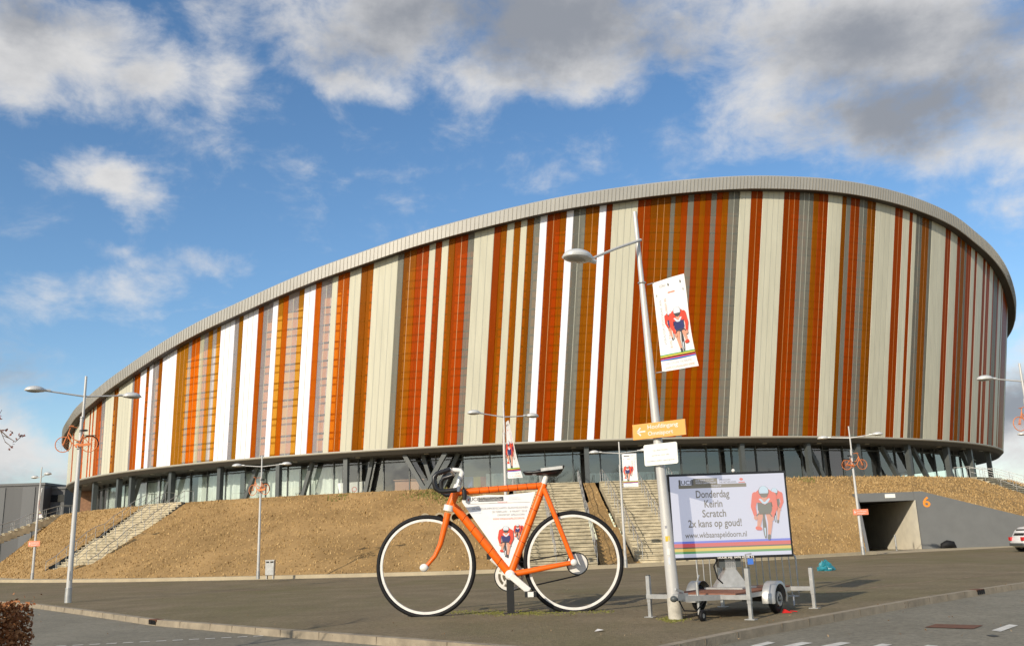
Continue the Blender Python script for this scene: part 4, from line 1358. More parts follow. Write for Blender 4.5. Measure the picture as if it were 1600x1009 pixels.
# ------------------------------------------------------------------ lamp-post banners
class Sheet(Flat):
    def __init__(self, mb, fn, lift): self.mb, self.fn, self.lift = mb, fn, lift
    def P(self, x, y, layer=1):
        return self.fn(x, y) + self.lift(x, y) * (0.002 * layer)
    def text(self, s, k, x, y, h, w=None, align='l', layer=2, bold=0.0, vert=False):
        vs, fs = text_mesh(s, bold)
        x0 = min(v.x for v in vs); x1 = max(v.x for v in vs)
        sy = h / 0.7; sx = (w / (x1 - x0)) if w else sy
        ww = (x1 - x0) * sx; ox = {'l': 0, 'c': -ww / 2, 'r': -ww}[align]
        if vert:
            self.mb.add([self.P(x + v.y * sy, y - (v.x - x0) * sx, layer) for v in vs], fs, k)
        else:
            self.mb.add([self.P(x + ox + (v.x - x0) * sx, y + v.y * sy, layer) for v in vs], fs, k)
def banner(top, W_, H_, yaw0, yaw1, label, mirrored=False, skew=0.0, bow=0.0, sag=0.0, rods=True, lift=True):
    """white sheet hanging from the post; top = upper corner at the post, yaw changes from top to bottom"""
    def fn(x, y):                       # x 0..W from the post, y 0..H upwards
        v = 1 - y / H_
        yaw = yaw0 + (yaw1 - yaw0) * v
        p = Vector(top) + Vector((skew * v, 0, -H_ * v))
        b = bow * math.sin(math.pi * v) * (x / W_)
        p += Vector((math.cos(yaw), -math.sin(yaw), 0)) * (x * (1 - abs(b)))
        p += Vector((-math.sin(yaw), -math.cos(yaw), 0)) * (b + 0.035 * math.sin(v * 5 + x * 4) * x / W_)
        p.z += sag * x
        return p
    def lf(x, y):
        v = 1 - y / H_; yaw = yaw0 + (yaw1 - yaw0) * v
        return Vector((-math.sin(yaw), -math.cos(yaw), 0))
    root = thing('banner', label, 'banner', Vector(top) - Vector((0, 0, H_)), 'event banners on lamp posts')
    m = MB(); nu, nv = 6, 16
    vs = [fn(W_ * i / nu, H_ * j / nv) for j in range(nv + 1) for i in range(nu + 1)]
    fs = [(j * (nu + 1) + i, j * (nu + 1) + i + 1, (j + 1) * (nu + 1) + i + 1, (j + 1) * (nu + 1) + i) for j in range(nv) for i in range(nu)]
    m.add(vs, fs, 'banner', True)
    m.build('banner_sheet', root, fix=False)
    m = MB()
    s = Sheet(m, (lambda x, y: fn(W_ - x, y)) if mirrored else fn, lf)
    k = W_ / 0.85
    yb = H_ / 2.0
    s.rect(0.10 * k, 1.83 * yb, 0.44 * k, 1.89 * yb, 'print_dark', 1)
    s.text('UCI', 'print_dark', 0.50 * k, 1.84 * yb, 0.055 * yb, 0.16 * k)
    s.rect(0.06 * k, 1.66 * yb, 0.78 * k, 1.71 * yb, 'print_dark', 1)
    s.rect(0.28 * k, 1.67 * yb, 0.46 * k, 1.70 * yb, 'print_orange', 2)
    tx = 0.66 * k if mirrored else 0.68 * k
    s.text('WK BAANWIELRENNEN', 'print_grey', tx, 1.58 * yb, 0.06 * k, 1.0 * yb, vert=True, layer=1)
    s.text('28 FEBRUARI - 4 MAART 2018', 'print_orange', tx - 0.13 * k, 1.58 * yb, 0.055 * k, 1.1 * yb, vert=True, layer=1)
    cyclist(s, 0.27 * k, 0.36 * yb, 1.0 * yb, 'print_red', 1)
    for i, kk in enumerate(('sb_green', 'sb_yellow', 'sb_black', 'sb_red', 'sb_blue')):
        s.rect(0.0, (0.355 - 0.025 * i) * yb, W_, (0.33 - 0.025 * i) * yb, kk, 2)
    s.text('OMNISPORT APELDOORN', 'print_grey', W_ / 2, 0.13 * yb, 0.05 * yb, 0.62 * k, 'c', 1)
    s.text('WWW.WKBAANAPELDOORN.NL', 'print_orange', W_ / 2, 0.04 * yb, 0.05 * yb, 0.70 * k, 'c', 1)
    m.build('printed_design', root, fix=False)
    if rods:
        for y in (0, H_):
            mm = MB()
            a = fn(0, y); b = fn(W_, y)
            mm.cyl(a - (b - a).normalized() * 0.16, a + (b - a).normalized() * 0.05, 0.012, 'galv', 8)
            mm.build('banner_rod', root)
    return root
tb = at(1019.5, 442.5, pb.y - 0.05)
banner(tb, 0.86, 1.93, R(50), R(38), 'large mirrored race banner on the nearest leaning lamp post', True, skew=-0.02 + 0.09, bow=0.04)
banner((p793.x + 0.13, p793.y - 0.04, at(788, 660, p793.y).z), 0.95, 2.75, R(83), R(38), 'twisted race banner on the lamp behind the giant bicycle', False, bow=0.05, sag=-0.02)
banner((p978.x + 0.14, p978.y - 0.02, at(969, 709, p978.y).z), 0.76, 1.72, R(8), R(6), 'flat upright race banner on the lamp right of the rear wheel', False, bow=0.02)
banner((p50.x + 0.12, p50.y - 0.02, at(61, 763, p50.y).z), 0.75, 2.05, R(58), R(40), 'curled white banner on the distant left lamp before the grey building', False, bow=0.22)

def small_sign(p, z, w, h, label, words, off=0.0):
    c = Vector((p.x + off, p.y - 0.13, z))
    r = thing('direction_sign', label, 'sign', c)
    m = MB(); m.box(c, (w, 0.03, h), 'sign_r'); m.build('sign_board', r)
    m = MB(); f = Flat(m, c + Vector((-w / 2, -0.016, -h / 2)), (1, 0, 0), (0, 0, 1), (0, -1, 0))
    f.text(words[0], 'whitep', w * .25, h * 0.55, h * 0.26, w * 0.62, 'l', 1); f.text(words[1], 'whitep', w * .25, h * 0.15, h * 0.26, w * 0.55, 'l', 1)
    f.line([(w * .20, h * .5), (w * .07, h * .5)], h * .12, 'whitep', 1); f.line([(w * .13, h * .75), (w * .06, h * .5), (w * .13, h * .25)], h * .1, 'whitep', 1)
    m.build('lettering', r, fix=False)
small_sign(p50, at(50, 849, p50.y).z, 0.80, 0.36, 'salmon arrow sign low on the distant left lamp post', ('Hoofdingang', 'Omnisport'))
small_sign(p1349, at(1345, 799.5, p1349.y).z, 0.92, 0.34, 'salmon arrow sign on the lamp post beside the dark tunnel opening', ('Hoofdingang', 'Omnisport'), 0.1)

# ------------------------------------------------------------------ small orange bicycles hung on lamp posts
def city_bike(label):
    """town bicycle facing -X, wheels 0.68 m, origin at the bottom bracket"""
    r = thing('bicycle', label, 'bicycle', (0, 0, 0), 'orange bicycles hung on lamp posts', local=True)
    F, B = Vector((-0.60, 0, 0.06)), Vector((0.48, 0, 0.06))
    for c in (F, B):
        m = MB(); m.ring(c, (0, 1, 0), 0.335, 0.020, 'sbike', 32, 8); w = m.build('wheel', r)
        m = MB()
        for i in range(14):
            a = 2 * math.pi * i / 14
            m.tube([c, c + Vector((math.cos(a), 0, math.sin(a))) * 0.32], 0.0045, 'sbike', 4)
        m.cyl(c - Vector((0, .06, 0)), c + Vector((0, .06, 0)), 0.03, 'sbike', 10)
        sub(m, 'spokes', w)
    H1, H0, S = Vector((-0.40, 0, 0.62)), Vector((-0.44, 0, 0.46)), Vector((0.20, 0, 0.52))
    m = MB()
    m.tube([H0 + Vector((0.01, 0, 0)), Vector((-0.30, 0, 0.18)), Vector((-0.14, 0, 0.02)), (0, 0, 0)], 0.026, 'sbike', 8)
    m.tube([H1 - Vector((0, 0, .04)), Vector((-0.22, 0, 0.30)), Vector((0.07, 0, 0.18))], 0.024, 'sbike', 8)
    m.tube([(0, 0, 0), S], 0.024, 'sbike', 8)
    m.tube([H1, H0], 0.030, 'sbike', 8)
    for s in (-.05, .05):
        m.tube([(0, s * .5, 0), B + Vector((0, s, 0))], 0.015, 'sbike', 6); m.tube([S + Vector((-.02, s * .4, -.06)), B + Vector((0, s, 0))], 0.013, 'sbike', 6)
    m.build('frame', r)
    m = MB()
    for s in (-.05, .05):
        m.tube([H0 + Vector((0, s * .6, 0)), F + Vector((0.06, s, 0.2)), F + Vector((0, s, 0))], 0.016, 'sbike', 6)
    m.build('fork', r)
    m = MB()
    m.tube([H1, H1 + Vector((0.04, 0, 0.20))], 0.018, 'sbike', 8)
    m.tube([(-0.14, -0.30, 0.84), (-0.30, -0.26, 0.86), (-0.40, -0.10, 0.83), (-0.37, 0, 0.82), (-0.40, 0.10, 0.83), (-0.30, 0.26, 0.86), (-0.14, 0.30, 0.84)], 0.016, 'sbike', 8)
    m.build('handlebar', r)
    m = MB()
    m.tube([S, S + Vector((0.03, 0, 0.13))], 0.016, 'galv', 8); m.ball(S + Vector((0.04, 0, 0.16)), (0.15, 0.10, 0.045), 'black', 12, 6); m.ball(S + Vector((-0.10, 0, 0.155)), (0.09, 0.035, 0.03), 'black', 10, 5)
    m.build('saddle', r)
    m = MB()
    pts = [B + Vector((math.cos(a), 0, math.sin(a))) * 0.375 for a in [R(x) for x in range(-20, 150, 17)]]
    m.tube(pts, 0.026, 'black', 6); m.build('mudguard', r)
    m = MB()
    m.bar((0.22, 0, 0.45), (0.74, 0, 0.45), 0.14, 0.02, 'black'); m.tube([(0.70, .05, .45), B + Vector((0, .06, 0))], 0.008, 'sbike', 5); m.build('carrier', r)
    m = MB()
    m.bar((-0.06, -0.06, 0.0), B + Vector((0.05, -0.06, 0)), 0.03, 0.11, 'sbike'); m.ball((0, -0.06, 0), (0.11, 0.02, 0.11), 'sbike', 16, 6); m.build('chain_case', r)
    m = MB()
    m.bar((0, -0.10, 0), (0.06, -0.10, -0.16), 0.02, 0.03, 'galv'); m.box((0.06, -0.15, -0.17), (0.09, 0.09, 0.025), 'black')
    m.bar((0, 0.10, 0), (-0.06, 0.10, 0.16), 0.02, 0.03, 'galv'); m.box((-0.06, 0.15, 0.17), (0.09, 0.09, 0.025), 'black'); m.build('crank', r)
    m = MB(); m.ring((0.02, 0.14, 0.22), (0, 0, 1), 0.10, 0.02, 'black', 16, 6); m.build('clamp', r)
    return r
cb = city_bike('x')
def place_bike(px, py, p, rz, label, first=False, sc_=1.0, tilt=0.0, dy=-0.17, dx=0.0):
    o = cb if first else copy_tree(cb)
    q = at(px, py, p.y + dy)
    o.location = (p.x + dx, p.y + dy, q.z); o.rotation_euler = (0, tilt, rz); o.scale = (sc_,) * 3; o['label'] = label
place_bike(124, 696, p106, R(12), 'orange town bicycle clamped to the tall left lamp against the sky', True, 0.84)
place_bike(405, 766, p403, R(-28), 'small bright orange bicycle on the lamp beside the litter bin', False, 0.84)
place_bike(1332, 727, p1349, R(180), 'orange bicycle facing right on the lamp beside the tunnel entrance', False, 0.88, dx=0.0)
place_bike(1602, 664, pR, R(10), 'orange bicycle half cut off by the right picture edge', False, 0.88)

# ------------------------------------------------------------------ giant racing bicycle
YB = 21.8
def B_(px, py, dy=0.0): return at(px, py, YB + dy)
gbk = thing('giant_bicycle', 'giant orange racing bicycle sculpture with black drop handlebars and white rims', 'bicycle', gnd(799, 953))
for cpx in ((666, 884), (896, 877)):
    c = B_(*cpx)
    m = MB(); m.ring(c, (0.03, 1, 0), 1.112, 0.052, 'black', 96, 12, 1.1); m.build('tyre', gbk)
    m = MB(); m.band(c, (0.03, 1, 0), 1.014, 1.068, 0.085, 'whitep', 96); m.build('rim', gbk)
P_bb, P_st, P_h1, P_h0 = B_(797, 897), B_(849, 758), B_(713, 766), B_(702, 793)
P_r, P_f = B_(896, 878), B_(664, 886)
def T_(pts, r, k='bike', seg=18):
    m = MB(); m.tube(pts, r, k, seg); return m
T_([B_(714, 769), P_st], [0.075, 0.075]).build('top_tube', gbk)
T_([B_(704, 786), B_(716, 798), P_bb], [0.085, 0.096, 0.094]).build('down_tube', gbk)
T_([P_bb, P_st + (P_st - P_bb).normalized() * 0.04], [0.088, 0.086]).build('seat_tube', gbk)
T_([B_(701, 796), P_h1], [0.098, 0.098]).build('head_tube', gbk)
for s in (-1, 1):
    y = 0.16 * s
    T_([B_(850, 763, y * .7), B_(873, 820, y), Vector((P_r.x, YB + y, P_r.z))], [0.06, 0.058, 0.046]).build('seat_stay', gbk)
    T_([P_bb + Vector((0.02, y * .6, 0)), Vector((P_r.x, YB + y, P_r.z))], [0.072, 0.046]).build('chain_stay', gbk)
    q = lambda px, py: B_(px, py, y * .85)
    T_([q(700, 801), q(694, 826), q(688.5, 849), q(680, 868), q(664, 887)], [0.08, 0.07, 0.06, 0.05, 0.042]).build('fork_blade', gbk)
m = MB(); m.tube([B_(700.5, 798), B_(702.5, 789)], [0.125, 0.125], 'whitep', 20); m.build('headset_ring', gbk)
m = MB(); m.tube([B_(713, 767), B_(715.5, 757)], [0.105, 0.085], 'whitep', 18); m.build('headset_ring', gbk)
m = MB(); m.tube([B_(715, 760), B_(718.5, 748)], [0.08, 0.07], 'galv', 16); m.tube([B_(718, 749), B_(722, 737.5), B_(719.5, 734.6), B_(707, 734)], [0.062, 0.055, 0.052, 0.058], 'whitep', 16); m.build('stem', gbk)
hp = [B_(714, 765, -.75), B_(698, 767, -.75), B_(687, 767, -.75), B_(680.5, 762.5, -.75), B_(678, 753, -.75), B_(678, 745.5, -.75), B_(683, 739.5, -.72), B_(692, 736.5, -.7), B_(703, 733, -.66)]
hq = [B_(709.5, 741.5, .66), B_(701, 744.5, .7), B_(693.5, 746.5, .72), B_(689.3, 752, .75), B_(689.5, 762, .75), B_(691.5, 769.5, .75), B_(697, 773, .75), B_(707, 772.5, .75), B_(720, 771, .75)]
m = MB(); m.tube(hp, 0.054, 'blackp', 14); m.build('drop_bar', gbk)
m = MB(); m.tube(hq, 0.054, 'blackp', 14); m.build('drop_bar', gbk)
m = MB(); m.tube([hp[-1], B_(706, 736.5, 0), hq[0]], 0.04, 'whitep', 12); m.build('handlebar_centre', gbk)
m = MB(); m.tube([B_(725, 765, -.13), B_(726, 774, -.13), B_(725.5, 781, -.14)], [0.055, 0.06, 0.045], 'blackp', 10); m.ring(B_(725, 768.5), (1, 0, 0.05), 0.105, 0.025, 'blackp', 20, 8); m.build('cable_strap', gbk)
T_([P_st - (P_st - P_bb).normalized() * 0.02, B_(857.5, 732)], [0.066, 0.066], 'whitep').build('seat_post', gbk)
# saddle: sections from nose to tail
sec = [(817, 737.2, 0.04, 0.02), (821, 737.6, 0.09, 0.06), (832, 737.8, 0.11, 0.06), (845, 736.0, 0.17, 0.09), (858, 734.5, 0.28, 0.13), (870, 733.5, 0.36, 0.14), (877, 731, 0.37, 0.10), (881, 728.5, 0.34, 0.03)]
vs, fs = [], []
n = 16
for px, py, w, h in sec:
    c = B_(px, py)
    for j in range(n):
        a = 2 * math.pi * j / n
        zz = math.sin(a)
        vs.append(c + Vector((0, math.cos(a) * w, (0.55 if zz > 0 else 1.1) * zz * h)))
for i in range(len(sec) - 1):
    for j in range(n):
        fs.append((i * n + j, i * n + (j + 1) % n, (i + 1) * n + (j + 1) % n, (i + 1) * n + j))
fs += [tuple(range(n)), tuple(range((len(sec) - 1) * n, len(sec) * n))]
m = MB(); m.add(vs, fs, 'blackp', True); sd = m.build('saddle', gbk)
m = MB(); m.bar(B_(845, 733.6, -.30), B_(879, 729.5, -.36), 0.03, 0.07, 'galv'); sub(m, 'saddle_stripe', sd)
m = MB(); m.bar(B_(832, 741, -.06), B_(868, 738.5, -.06), 0.03, 0.03, 'galv'); m.bar(B_(832, 741, .06), B_(868, 738.5, .06), 0.03, 0.03, 'galv'); sub(m, 'saddle_rail', sd)
# hubs
m = MB(); m.cyl(P_f + Vector((0, -.24, 0)), P_f + Vector((0, .24, 0)), 0.07, 'whitep', 18); m.ball(P_f + Vector((0, -.22, 0)), (.10, .07, .09), 'whitep', 18, 8); m.build('front_hub', gbk)
m = MB(); m.cyl(P_r + Vector((0, -.26, 0)), P_r + Vector((0, .34, 0)), 0.06, 'whitep', 18); m.ball(P_r + Vector((0.0, -.24, 0)), (.08, .06, .08), 'whitep', 18, 8); m.build('rear_hub', gbk)
cg = B_(902, 880, .34)
m = MB(); m.band(cg, (0, 1, 0), 0.0, 0.235, 0.06, 'whitep', 32); m.band(cg, (0, 1, 0), 0.237, 0.262, 0.08, 'blackp', 32); m.build('sprocket', gbk)
# chain set
BBc = Vector((P_bb.x, YB, P_bb.z))
cr = B_(796, 899, .34)
m = MB()
m.band(cr, (0, 1, 0), 0.265, 0.335, 0.04, 'whitep', 40); m.band(cr, (0, 1, 0), 0.165, 0.205, 0.04, 'whitep', 32)
for i in range(5):
    a = R(18 + 72 * i); m.bar(cr + Vector((math.cos(a), 0, math.sin(a))) * .05, cr + Vector((math.cos(a), 0, math.sin(a))) * .27, 0.05, 0.045, 'whitep')
m.build('chain_ring', gbk)
m = MB(); m.cyl(BBc + Vector((0, -.27, 0)), BBc + Vector((0, .36, 0)), 0.10, 'whitep', 18)
m.ball(BBc + Vector((0, -.27, 0)), (.115, .05, .115), 'whitep', 18, 8)
m.build('bottom_bracket', gbk)
m = MB(); e0 = BBc + Vector((0, -.30, 0)); e1 = B_(827, 923, -.32); m.bar(e0, e1, 0.15, 0.07, 'whitep', up=(0, 1, 0.01)); m.build('crank', gbk, bevel=0.02)
m = MB(); pc = B_(829, 927.5, -.5); m.box(pc, (0.26, 0.28, 0.12), 'blackp'); m.box(pc + Vector((0, -.145, 0)), (0.13, 0.02, 0.11), 'whitep'); m.build('pedal', gbk)
m = MB(); e1 = B_(768, 871, .40); m.bar(BBc + Vector((0, .38, 0)), e1, 0.14, 0.06, 'whitep', up=(0, 1, 0.01)); m.build('crank', gbk, bevel=0.02)
m = MB(); m.box(B_(764.5, 869, .52), (0.12, 0.26, 0.13), 'blackp'); m.build('pedal', gbk)
m = MB()
m.tube([cr + Vector((-.05, 0, .345)), cr + Vector((.3, 0, .30)), cg + Vector((-.02, 0, .262))], 0.018, 'blackp', 6)
m.tube([cr + Vector((-.02, 0, -.345)), cg + Vector((.04, 0, -.262))], 0.018, 'blackp', 6)
m.tube([cr + Vector((-.345 * math.sin(R(t)), 0, .345 * math.cos(R(t)))) for t in range(0, 181, 15)], 0.018, 'blackp', 6)
m.build('chain', gbk)
m = MB(); pp = gnd(799, 954); m.box((pp.x, YB + .05, 0.42), (0.17, 0.14, 0.94), 'blackp'); m.box((pp.x, YB + .05, 0.012), (0.34, 0.3, 0.02), 'blackp'); m.build('support_post', gbk)
# lashing cord round the tubes that holds the poster
m = MB()
def lash(a, b, r, ts):
    ax = (b - a).normalized()
    for t in ts:
        c = a.lerp(b, t); m = MB(); m.ring(c, (ax + Vector((0.25, 0, 0.12))).normalized(), r, 0.0055, 'black', 20, 5); m.build('lashing_loop', gbk)
lash(B_(714, 769), P_st, 0.0765, [.26 + .11 * i for i in range(7)])
lash(B_(716, 798), P_bb, 0.0955, [.12 + .17 * i for i in range(5)])
lash(P_bb, P_st, 0.0885, [.2, .36, .55, .72, .88])

# poster tied inside the frame
YP = YB - 0.02
def S_(px, py): q = at(px, py, YP); return (q.x, q.z)
m = MB()
pz = [S_(*q) for q in ((721.8, 784), (723.5, 771.5), (737, 775.5), (760, 772.5), (790, 773), (815, 770.2), (836.5, 767.5), (826, 800), (812, 840), (797, 888), (794.3, 886.5), (770, 852), (745, 817))]
m.prism([(x, YP, z) for x, z in pz], (0, 0.012, 0), 'banner')
po = thing('poster', 'white triangular race poster lashed inside the giant bicycle frame', 'poster', (pz[9][0], YP, pz[9][1]))
m.build('poster_sheet', po)
m = MB(); f = Flat(m, (0, YP - 0.001, 0), (1, 0, 0), (0, 0, 1), (0, -1, 0))
def fr(x0, y0, x1, y1, k, lay=1):
    a = S_(x0, y0); b = S_(x1, y1); f.rect(a[0], a[1], b[0], b[1], k, lay)
def ft(s, k, px, py, h, w, al='l', lay=2, bold=0.0, fl_=None, S=None):
    a = (S or S_)(px, py); (fl_ or f).text(s, k, a[0], a[1], h / 66.5, w / 66.5, al, lay, bold)
fr(730.5, 787.0, 829, 783.0 + 1.0, 'print_dark')
fr(747.5, 783.5, 786.5, 775.3, 'print_dark')
ft('UCI', 'print_dark', 734, 782.5, 5.4, 12.5, bold=0.01)
fr(731.2, 782.5, 732.6, 778.6, 'print_red', 2)
ft('2018 TRACK CYCLING', 'whitep', 749, 778.8, 2.4, 32); ft('WORLD CHAMPIONSHIPS', 'whitep', 749, 782.4, 2.4, 36)
ft('APELDOORN', 'print_pale', 795, 778, 2.2, 17); ft('THE NETHERLANDS', 'print_pale', 795, 781, 2.2, 20); 
ft('PRESENTED BY', 'whitep', 764, 785.6, 1.4, 11, lay=3); ft('TISSOT', 'print_red', 777, 785.3, 1.7, 16, lay=3)
ft('WK WERELDKAMPIOENSCHAPPEN BAANWIELRENNEN', 'print_grey', 737, 796.5, 3.3, 88)
ft('28 FEBRUARI - 4 MAART 2018', 'print_grey', 769, 801.0, 3.3, 54); ft('OMNISPORT APELDOORN', 'print_grey', 777, 806.0, 3.3, 43)
ft('WWW.WKBAANAPELDOORN.NL', 'print_orange', 770, 812, 3.0, 50)
q0, q1 = S_(735, 802.5), S_(752, 796.6)
f.rect(q0[0], q0[1], q1[0], q1[1], 'print_pale', 1)
a = S_(791, 869.5); cyclist(f, a[0], a[1], 0.72, 'print_red', 1, second=False)
a = S_(809, 842); cyclist(f, a[0], a[1], 0.36, 'print_red', 1, second=True)
m.build('printed_design', po, fix=False)

# ------------------------------------------------------------------ billboard trailer
def scr(name, col, e=0.52):
    mm = mat('screen_' + name, tuple(0.16 + 0.16 * c for c in col), 0.6, spec=0.3)
    b = mm.node_tree.nodes['Principled BSDF']
    b.inputs['Emission Color'].default_value = (*col, 1); b.inputs['Emission Strength'].default_value = e
    MT['s_' + name] = mm
for nme, cl in (('white', (0.66, 0.69, 0.86)), ('text', (0.10, 0.085, 0.06)), ('bar', (0.12, 0.10, 0.055)), ('dark', (0.01, 0.01, 0.015)), ('orange', (0.85, 0.09, 0.04)), ('skin', (0.75, 0.28, 0.17)), ('pale', (0.55, 0.75, 0.9)), ('shorts', (0.07, 0.08, 0.06)),
                ('blue', (0.08, 0.14, 0.75)), ('red', (0.70, 0.03, 0.04)), ('black', (0.03, 0.02, 0.01)), ('yellow', (0.80, 0.55, 0.02)), ('green', (0.02, 0.30, 0.03))):
    scr(nme, cl)
trl = thing('billboard_trailer', 'two wheeled trailer carrying a lit advertising screen beside the nearest lamp post', 'trailer', (4.55, 19.97, 0))
TO = Vector((4.50, 19.95, 0)); TV = Vector((0.79, -0.613, 0)); TU = Vector((0.613, 0.79, 0))
def tp(v, u, z): return TO + TV * v + TU * u + Vector((0, 0, z))
tr_rot = Matrix((TV, TU, Vector((0, 0, 1)))).transposed()
YS = 19.75
def SS(px, py): q = at(px, py, YS); return (q.x, q.z)
x0 = SS(1050, 810)[0]; 
xa, za = SS(1045, 744.5); xb, zb_ = SS(1237.5, 864.5)
xl = (SS(1045, 745.6)[0] + SS(1055.6, 873.4)[0]) / 2 ; xr = (SS(1224, 737.4)[0] + SS(1237, 863)[0]) / 2
zt = (SS(1045, 745.6)[1] + SS(1224, 737.4)[1]) / 2; zbm = (SS(1055.6, 873.4)[1] + SS(1237, 863)[1]) / 2
m = MB(); m.box(((xl + xr) / 2, YS + 0.10, (zt + zbm) / 2), (xr - xl + 0.09, 0.18, zt - zbm + 0.10), 'blackp')
bx = m.build('screen_case', trl, bevel=0.01)
m = MB(); m.add([(xl, YS - 0.004, zbm), (xr, YS - 0.004, zbm), (xr, YS - 0.004, zt), (xl, YS - 0.004, zt)], [(0, 1, 2, 3)], 's_white')
m.build('screen', trl, fix=False)
m = MB(); f2 = Flat(m, (0, YS - 0.005, 0), (1, 0, 0), (0, 0, 1), (0, -1, 0))
def Z(x, y): return SS(1040 + x / 6.73, 730 + y / 6.73)
sw = (xr - xl); shh = zt - zbm
# everything below in fractions of the screen
def rr(x0, y0, x1, y1, k, l=1): f2.rect(xl + sw * x0, zbm + shh * y0, xl + sw * x1, zbm + shh * y1, k, l)
def tt(s, k, x, y, h, w, al='l', l=2, b=0.0): f2.text(s, k, xl + sw * x, zbm + shh * y, shh * h, sw * w, al, l, b)
rr(0.075, 0.845, 0.665, 0.89, 's_bar'); rr(0.205, 0.888, 0.415, 0.965, 's_bar'); rr(0.08, 0.885, 0.205, 0.955, 's_white', 2)
rr(0.078, 0.885, 0.095, 0.955, 's_dark', 3)
tt('UCI', 's_dark', 0.10, 0.893, 0.052, 0.085, 'l', 3, 0.015); rr(0.188, 0.885, 0.205, 0.955, 's_dark', 3)
tt('2018 TRACK CYCLING', 's_white', 0.225, 0.930, 0.022, 0.16, 'l', 2); tt('WORLD CHAMPIONSHIPS', 's_white', 0.225, 0.898, 0.022, 0.18, 'l', 2)
tt('APELDOORN', 's_text', 0.43, 0.93, 0.022, 0.10, 'l', 2); tt('THE NETHERLANDS', 's_text', 0.43, 0.90, 0.022, 0.15, 'l', 2)
tt('TISSOT', 's_white', 0.36, 0.856, 0.022, 0.09, 'l', 2)
f2.ell(xl + sw * 0.625, zbm + shh * 0.94, sw * 0.016, shh * 0.016, 's_orange', 2); rr(0.60, 0.898, 0.655, 0.908, 's_orange', 2)
tt('Donderdag', 's_text', 0.365, 0.725, 0.090, 0.29, 'c', 2, 0.014)
tt('Keirin', 's_text', 0.365, 0.605, 0.090, 0.155, 'c', 2, 0.014)
tt('Scratch', 's_text', 0.365, 0.485, 0.090, 0.205, 'c', 2, 0.014)
tt('2x kans op goud!', 's_text', 0.365, 0.365, 0.090, 0.46, 'c', 2, 0.014)
tt('www.wkbaanapeldoorn.nl', 's_text', 0.365, 0.235, 0.068, 0.53, 'c', 2, 0.010)
for i, (k, h) in enumerate((('s_blue', .026), ('s_red', .045), ('s_black', .016), ('s_yellow', .036), ('s_green', .026))):
    y1 = 0.195 - (0, .026, .071, .087, .123)[i]
    rr(0, y1 - h, 1, y1, k, 2)
cyclist(f2, xl + sw * 0.80, zbm + shh * 0.20, shh * 0.66, 's_orange', 2, True, 's_shorts', 's_skin', 's_pale', 's_text')
m.build('screen_picture', trl, fix=False)
m = MB(); f3 = Flat(m, (0, YS + 0.008, 0), (1, 0, 0), (0, 0, 1), (0, -1, 0))
put_text(m, 'HUUR MIJ  0476 43 08 74', 'whitep', ((xl + xr) / 2 + 0.05, YS + 0.004, zbm - 0.042), (1, 0, 0), (0, 0, 1), 0.036, 0.76, 'c', 0.03)
m.build('lettering', trl, fix=False)
m = MB(); m.box(((xl + xr) / 2 + .35, YS + 0.02, zbm - 0.12), (0.12, 0.02, 0.12), 'sb_blue'); m.build('plate', trl)
m = MB(); m.ball(((xl + xr) / 2 + .18, YS + .1, zt + 0.09), (.04, .04, .04), 'whitep', 12, 6); m.build('sensor', trl)
# mast
mc = at(1142, 905, 19.95); mc.z = 0
m = MB()
m.bar(mc + Vector((0, .05, 0.51)), mc + Vector((0, .05, zbm + 0.15)), 0.22, 0.24, 'galv')
m.box(mc + Vector((0, 0.1, zbm - 0.12)), (0.46, 0.34, 0.22), 'steel')
m.add([mc + Vector(v) for v in ((-.34, -.1, .52), (.34, -.1, .52), (.34, .3, .52), (-.34, .3, .52), (-.12, -.08, .86), (.12, -.08, .86), (.12, .2, .86), (-.12, .2, .86))], [(0, 1, 5, 4), (1, 2, 6, 5), (2, 3, 7, 6), (3, 0, 4, 7)], 'galv')
m.box(mc + Vector((0, .1, .5)), (0.86, 0.7, 0.035), 'galv', tr_rot)
m.tube([mc + Vector((-.25, -.05, zbm - .05)), mc + Vector((-.36, -.12, .95)), mc + Vector((-.30, -.12, .7)), mc + Vector((-.2, -.1, .6))], 0.016, 'black', 8)
m.build('mast', trl)
m = MB(); m.box(tp(0, -0.15, 0.465), (1.42, 2.75, 0.03), 'ply', tr_rot); m.build('deck', trl)
m = MB()
for v in (-.70, .70): m.bar(tp(v, -1.52, .405), tp(v, 1.22, .405), 0.055, 0.085, 'galv')
for u in (-1.5, -.4, .4, 1.2): m.bar(tp(-.70, u, .40), tp(.70, u, .40), 0.055, 0.075, 'galv')
m.bar(tp(-1.22, -1.57, .415), tp(1.05, -1.57, .415), 0.075, 0.085, 'galv'); m.bar(tp(-.95, 1.25, .415), tp(1.22, 1.25, .415), 0.075, 0.085, 'galv')
m.build('chassis', trl)
m = MB()
m.bar(tp(.45, -1.5, .41), tp(0.0, -2.35, .43), 0.07, 0.10, 'galv'); m.bar(tp(-.45, -1.5, .41), tp(0.0, -2.35, .43), 0.07, 0.10, 'galv')
m.bar(tp(0, -2.2, .47), tp(0, -2.62, .47), 0.11, 0.12, 'galv'); m.ball(tp(0, -2.68, .45), (.07, .07, .06), 'steel', 12, 6); m.bar(tp(0, -2.3, .55), tp(0, -2.6, .62), 0.04, 0.04, 'galv')
m.build('drawbar', trl)
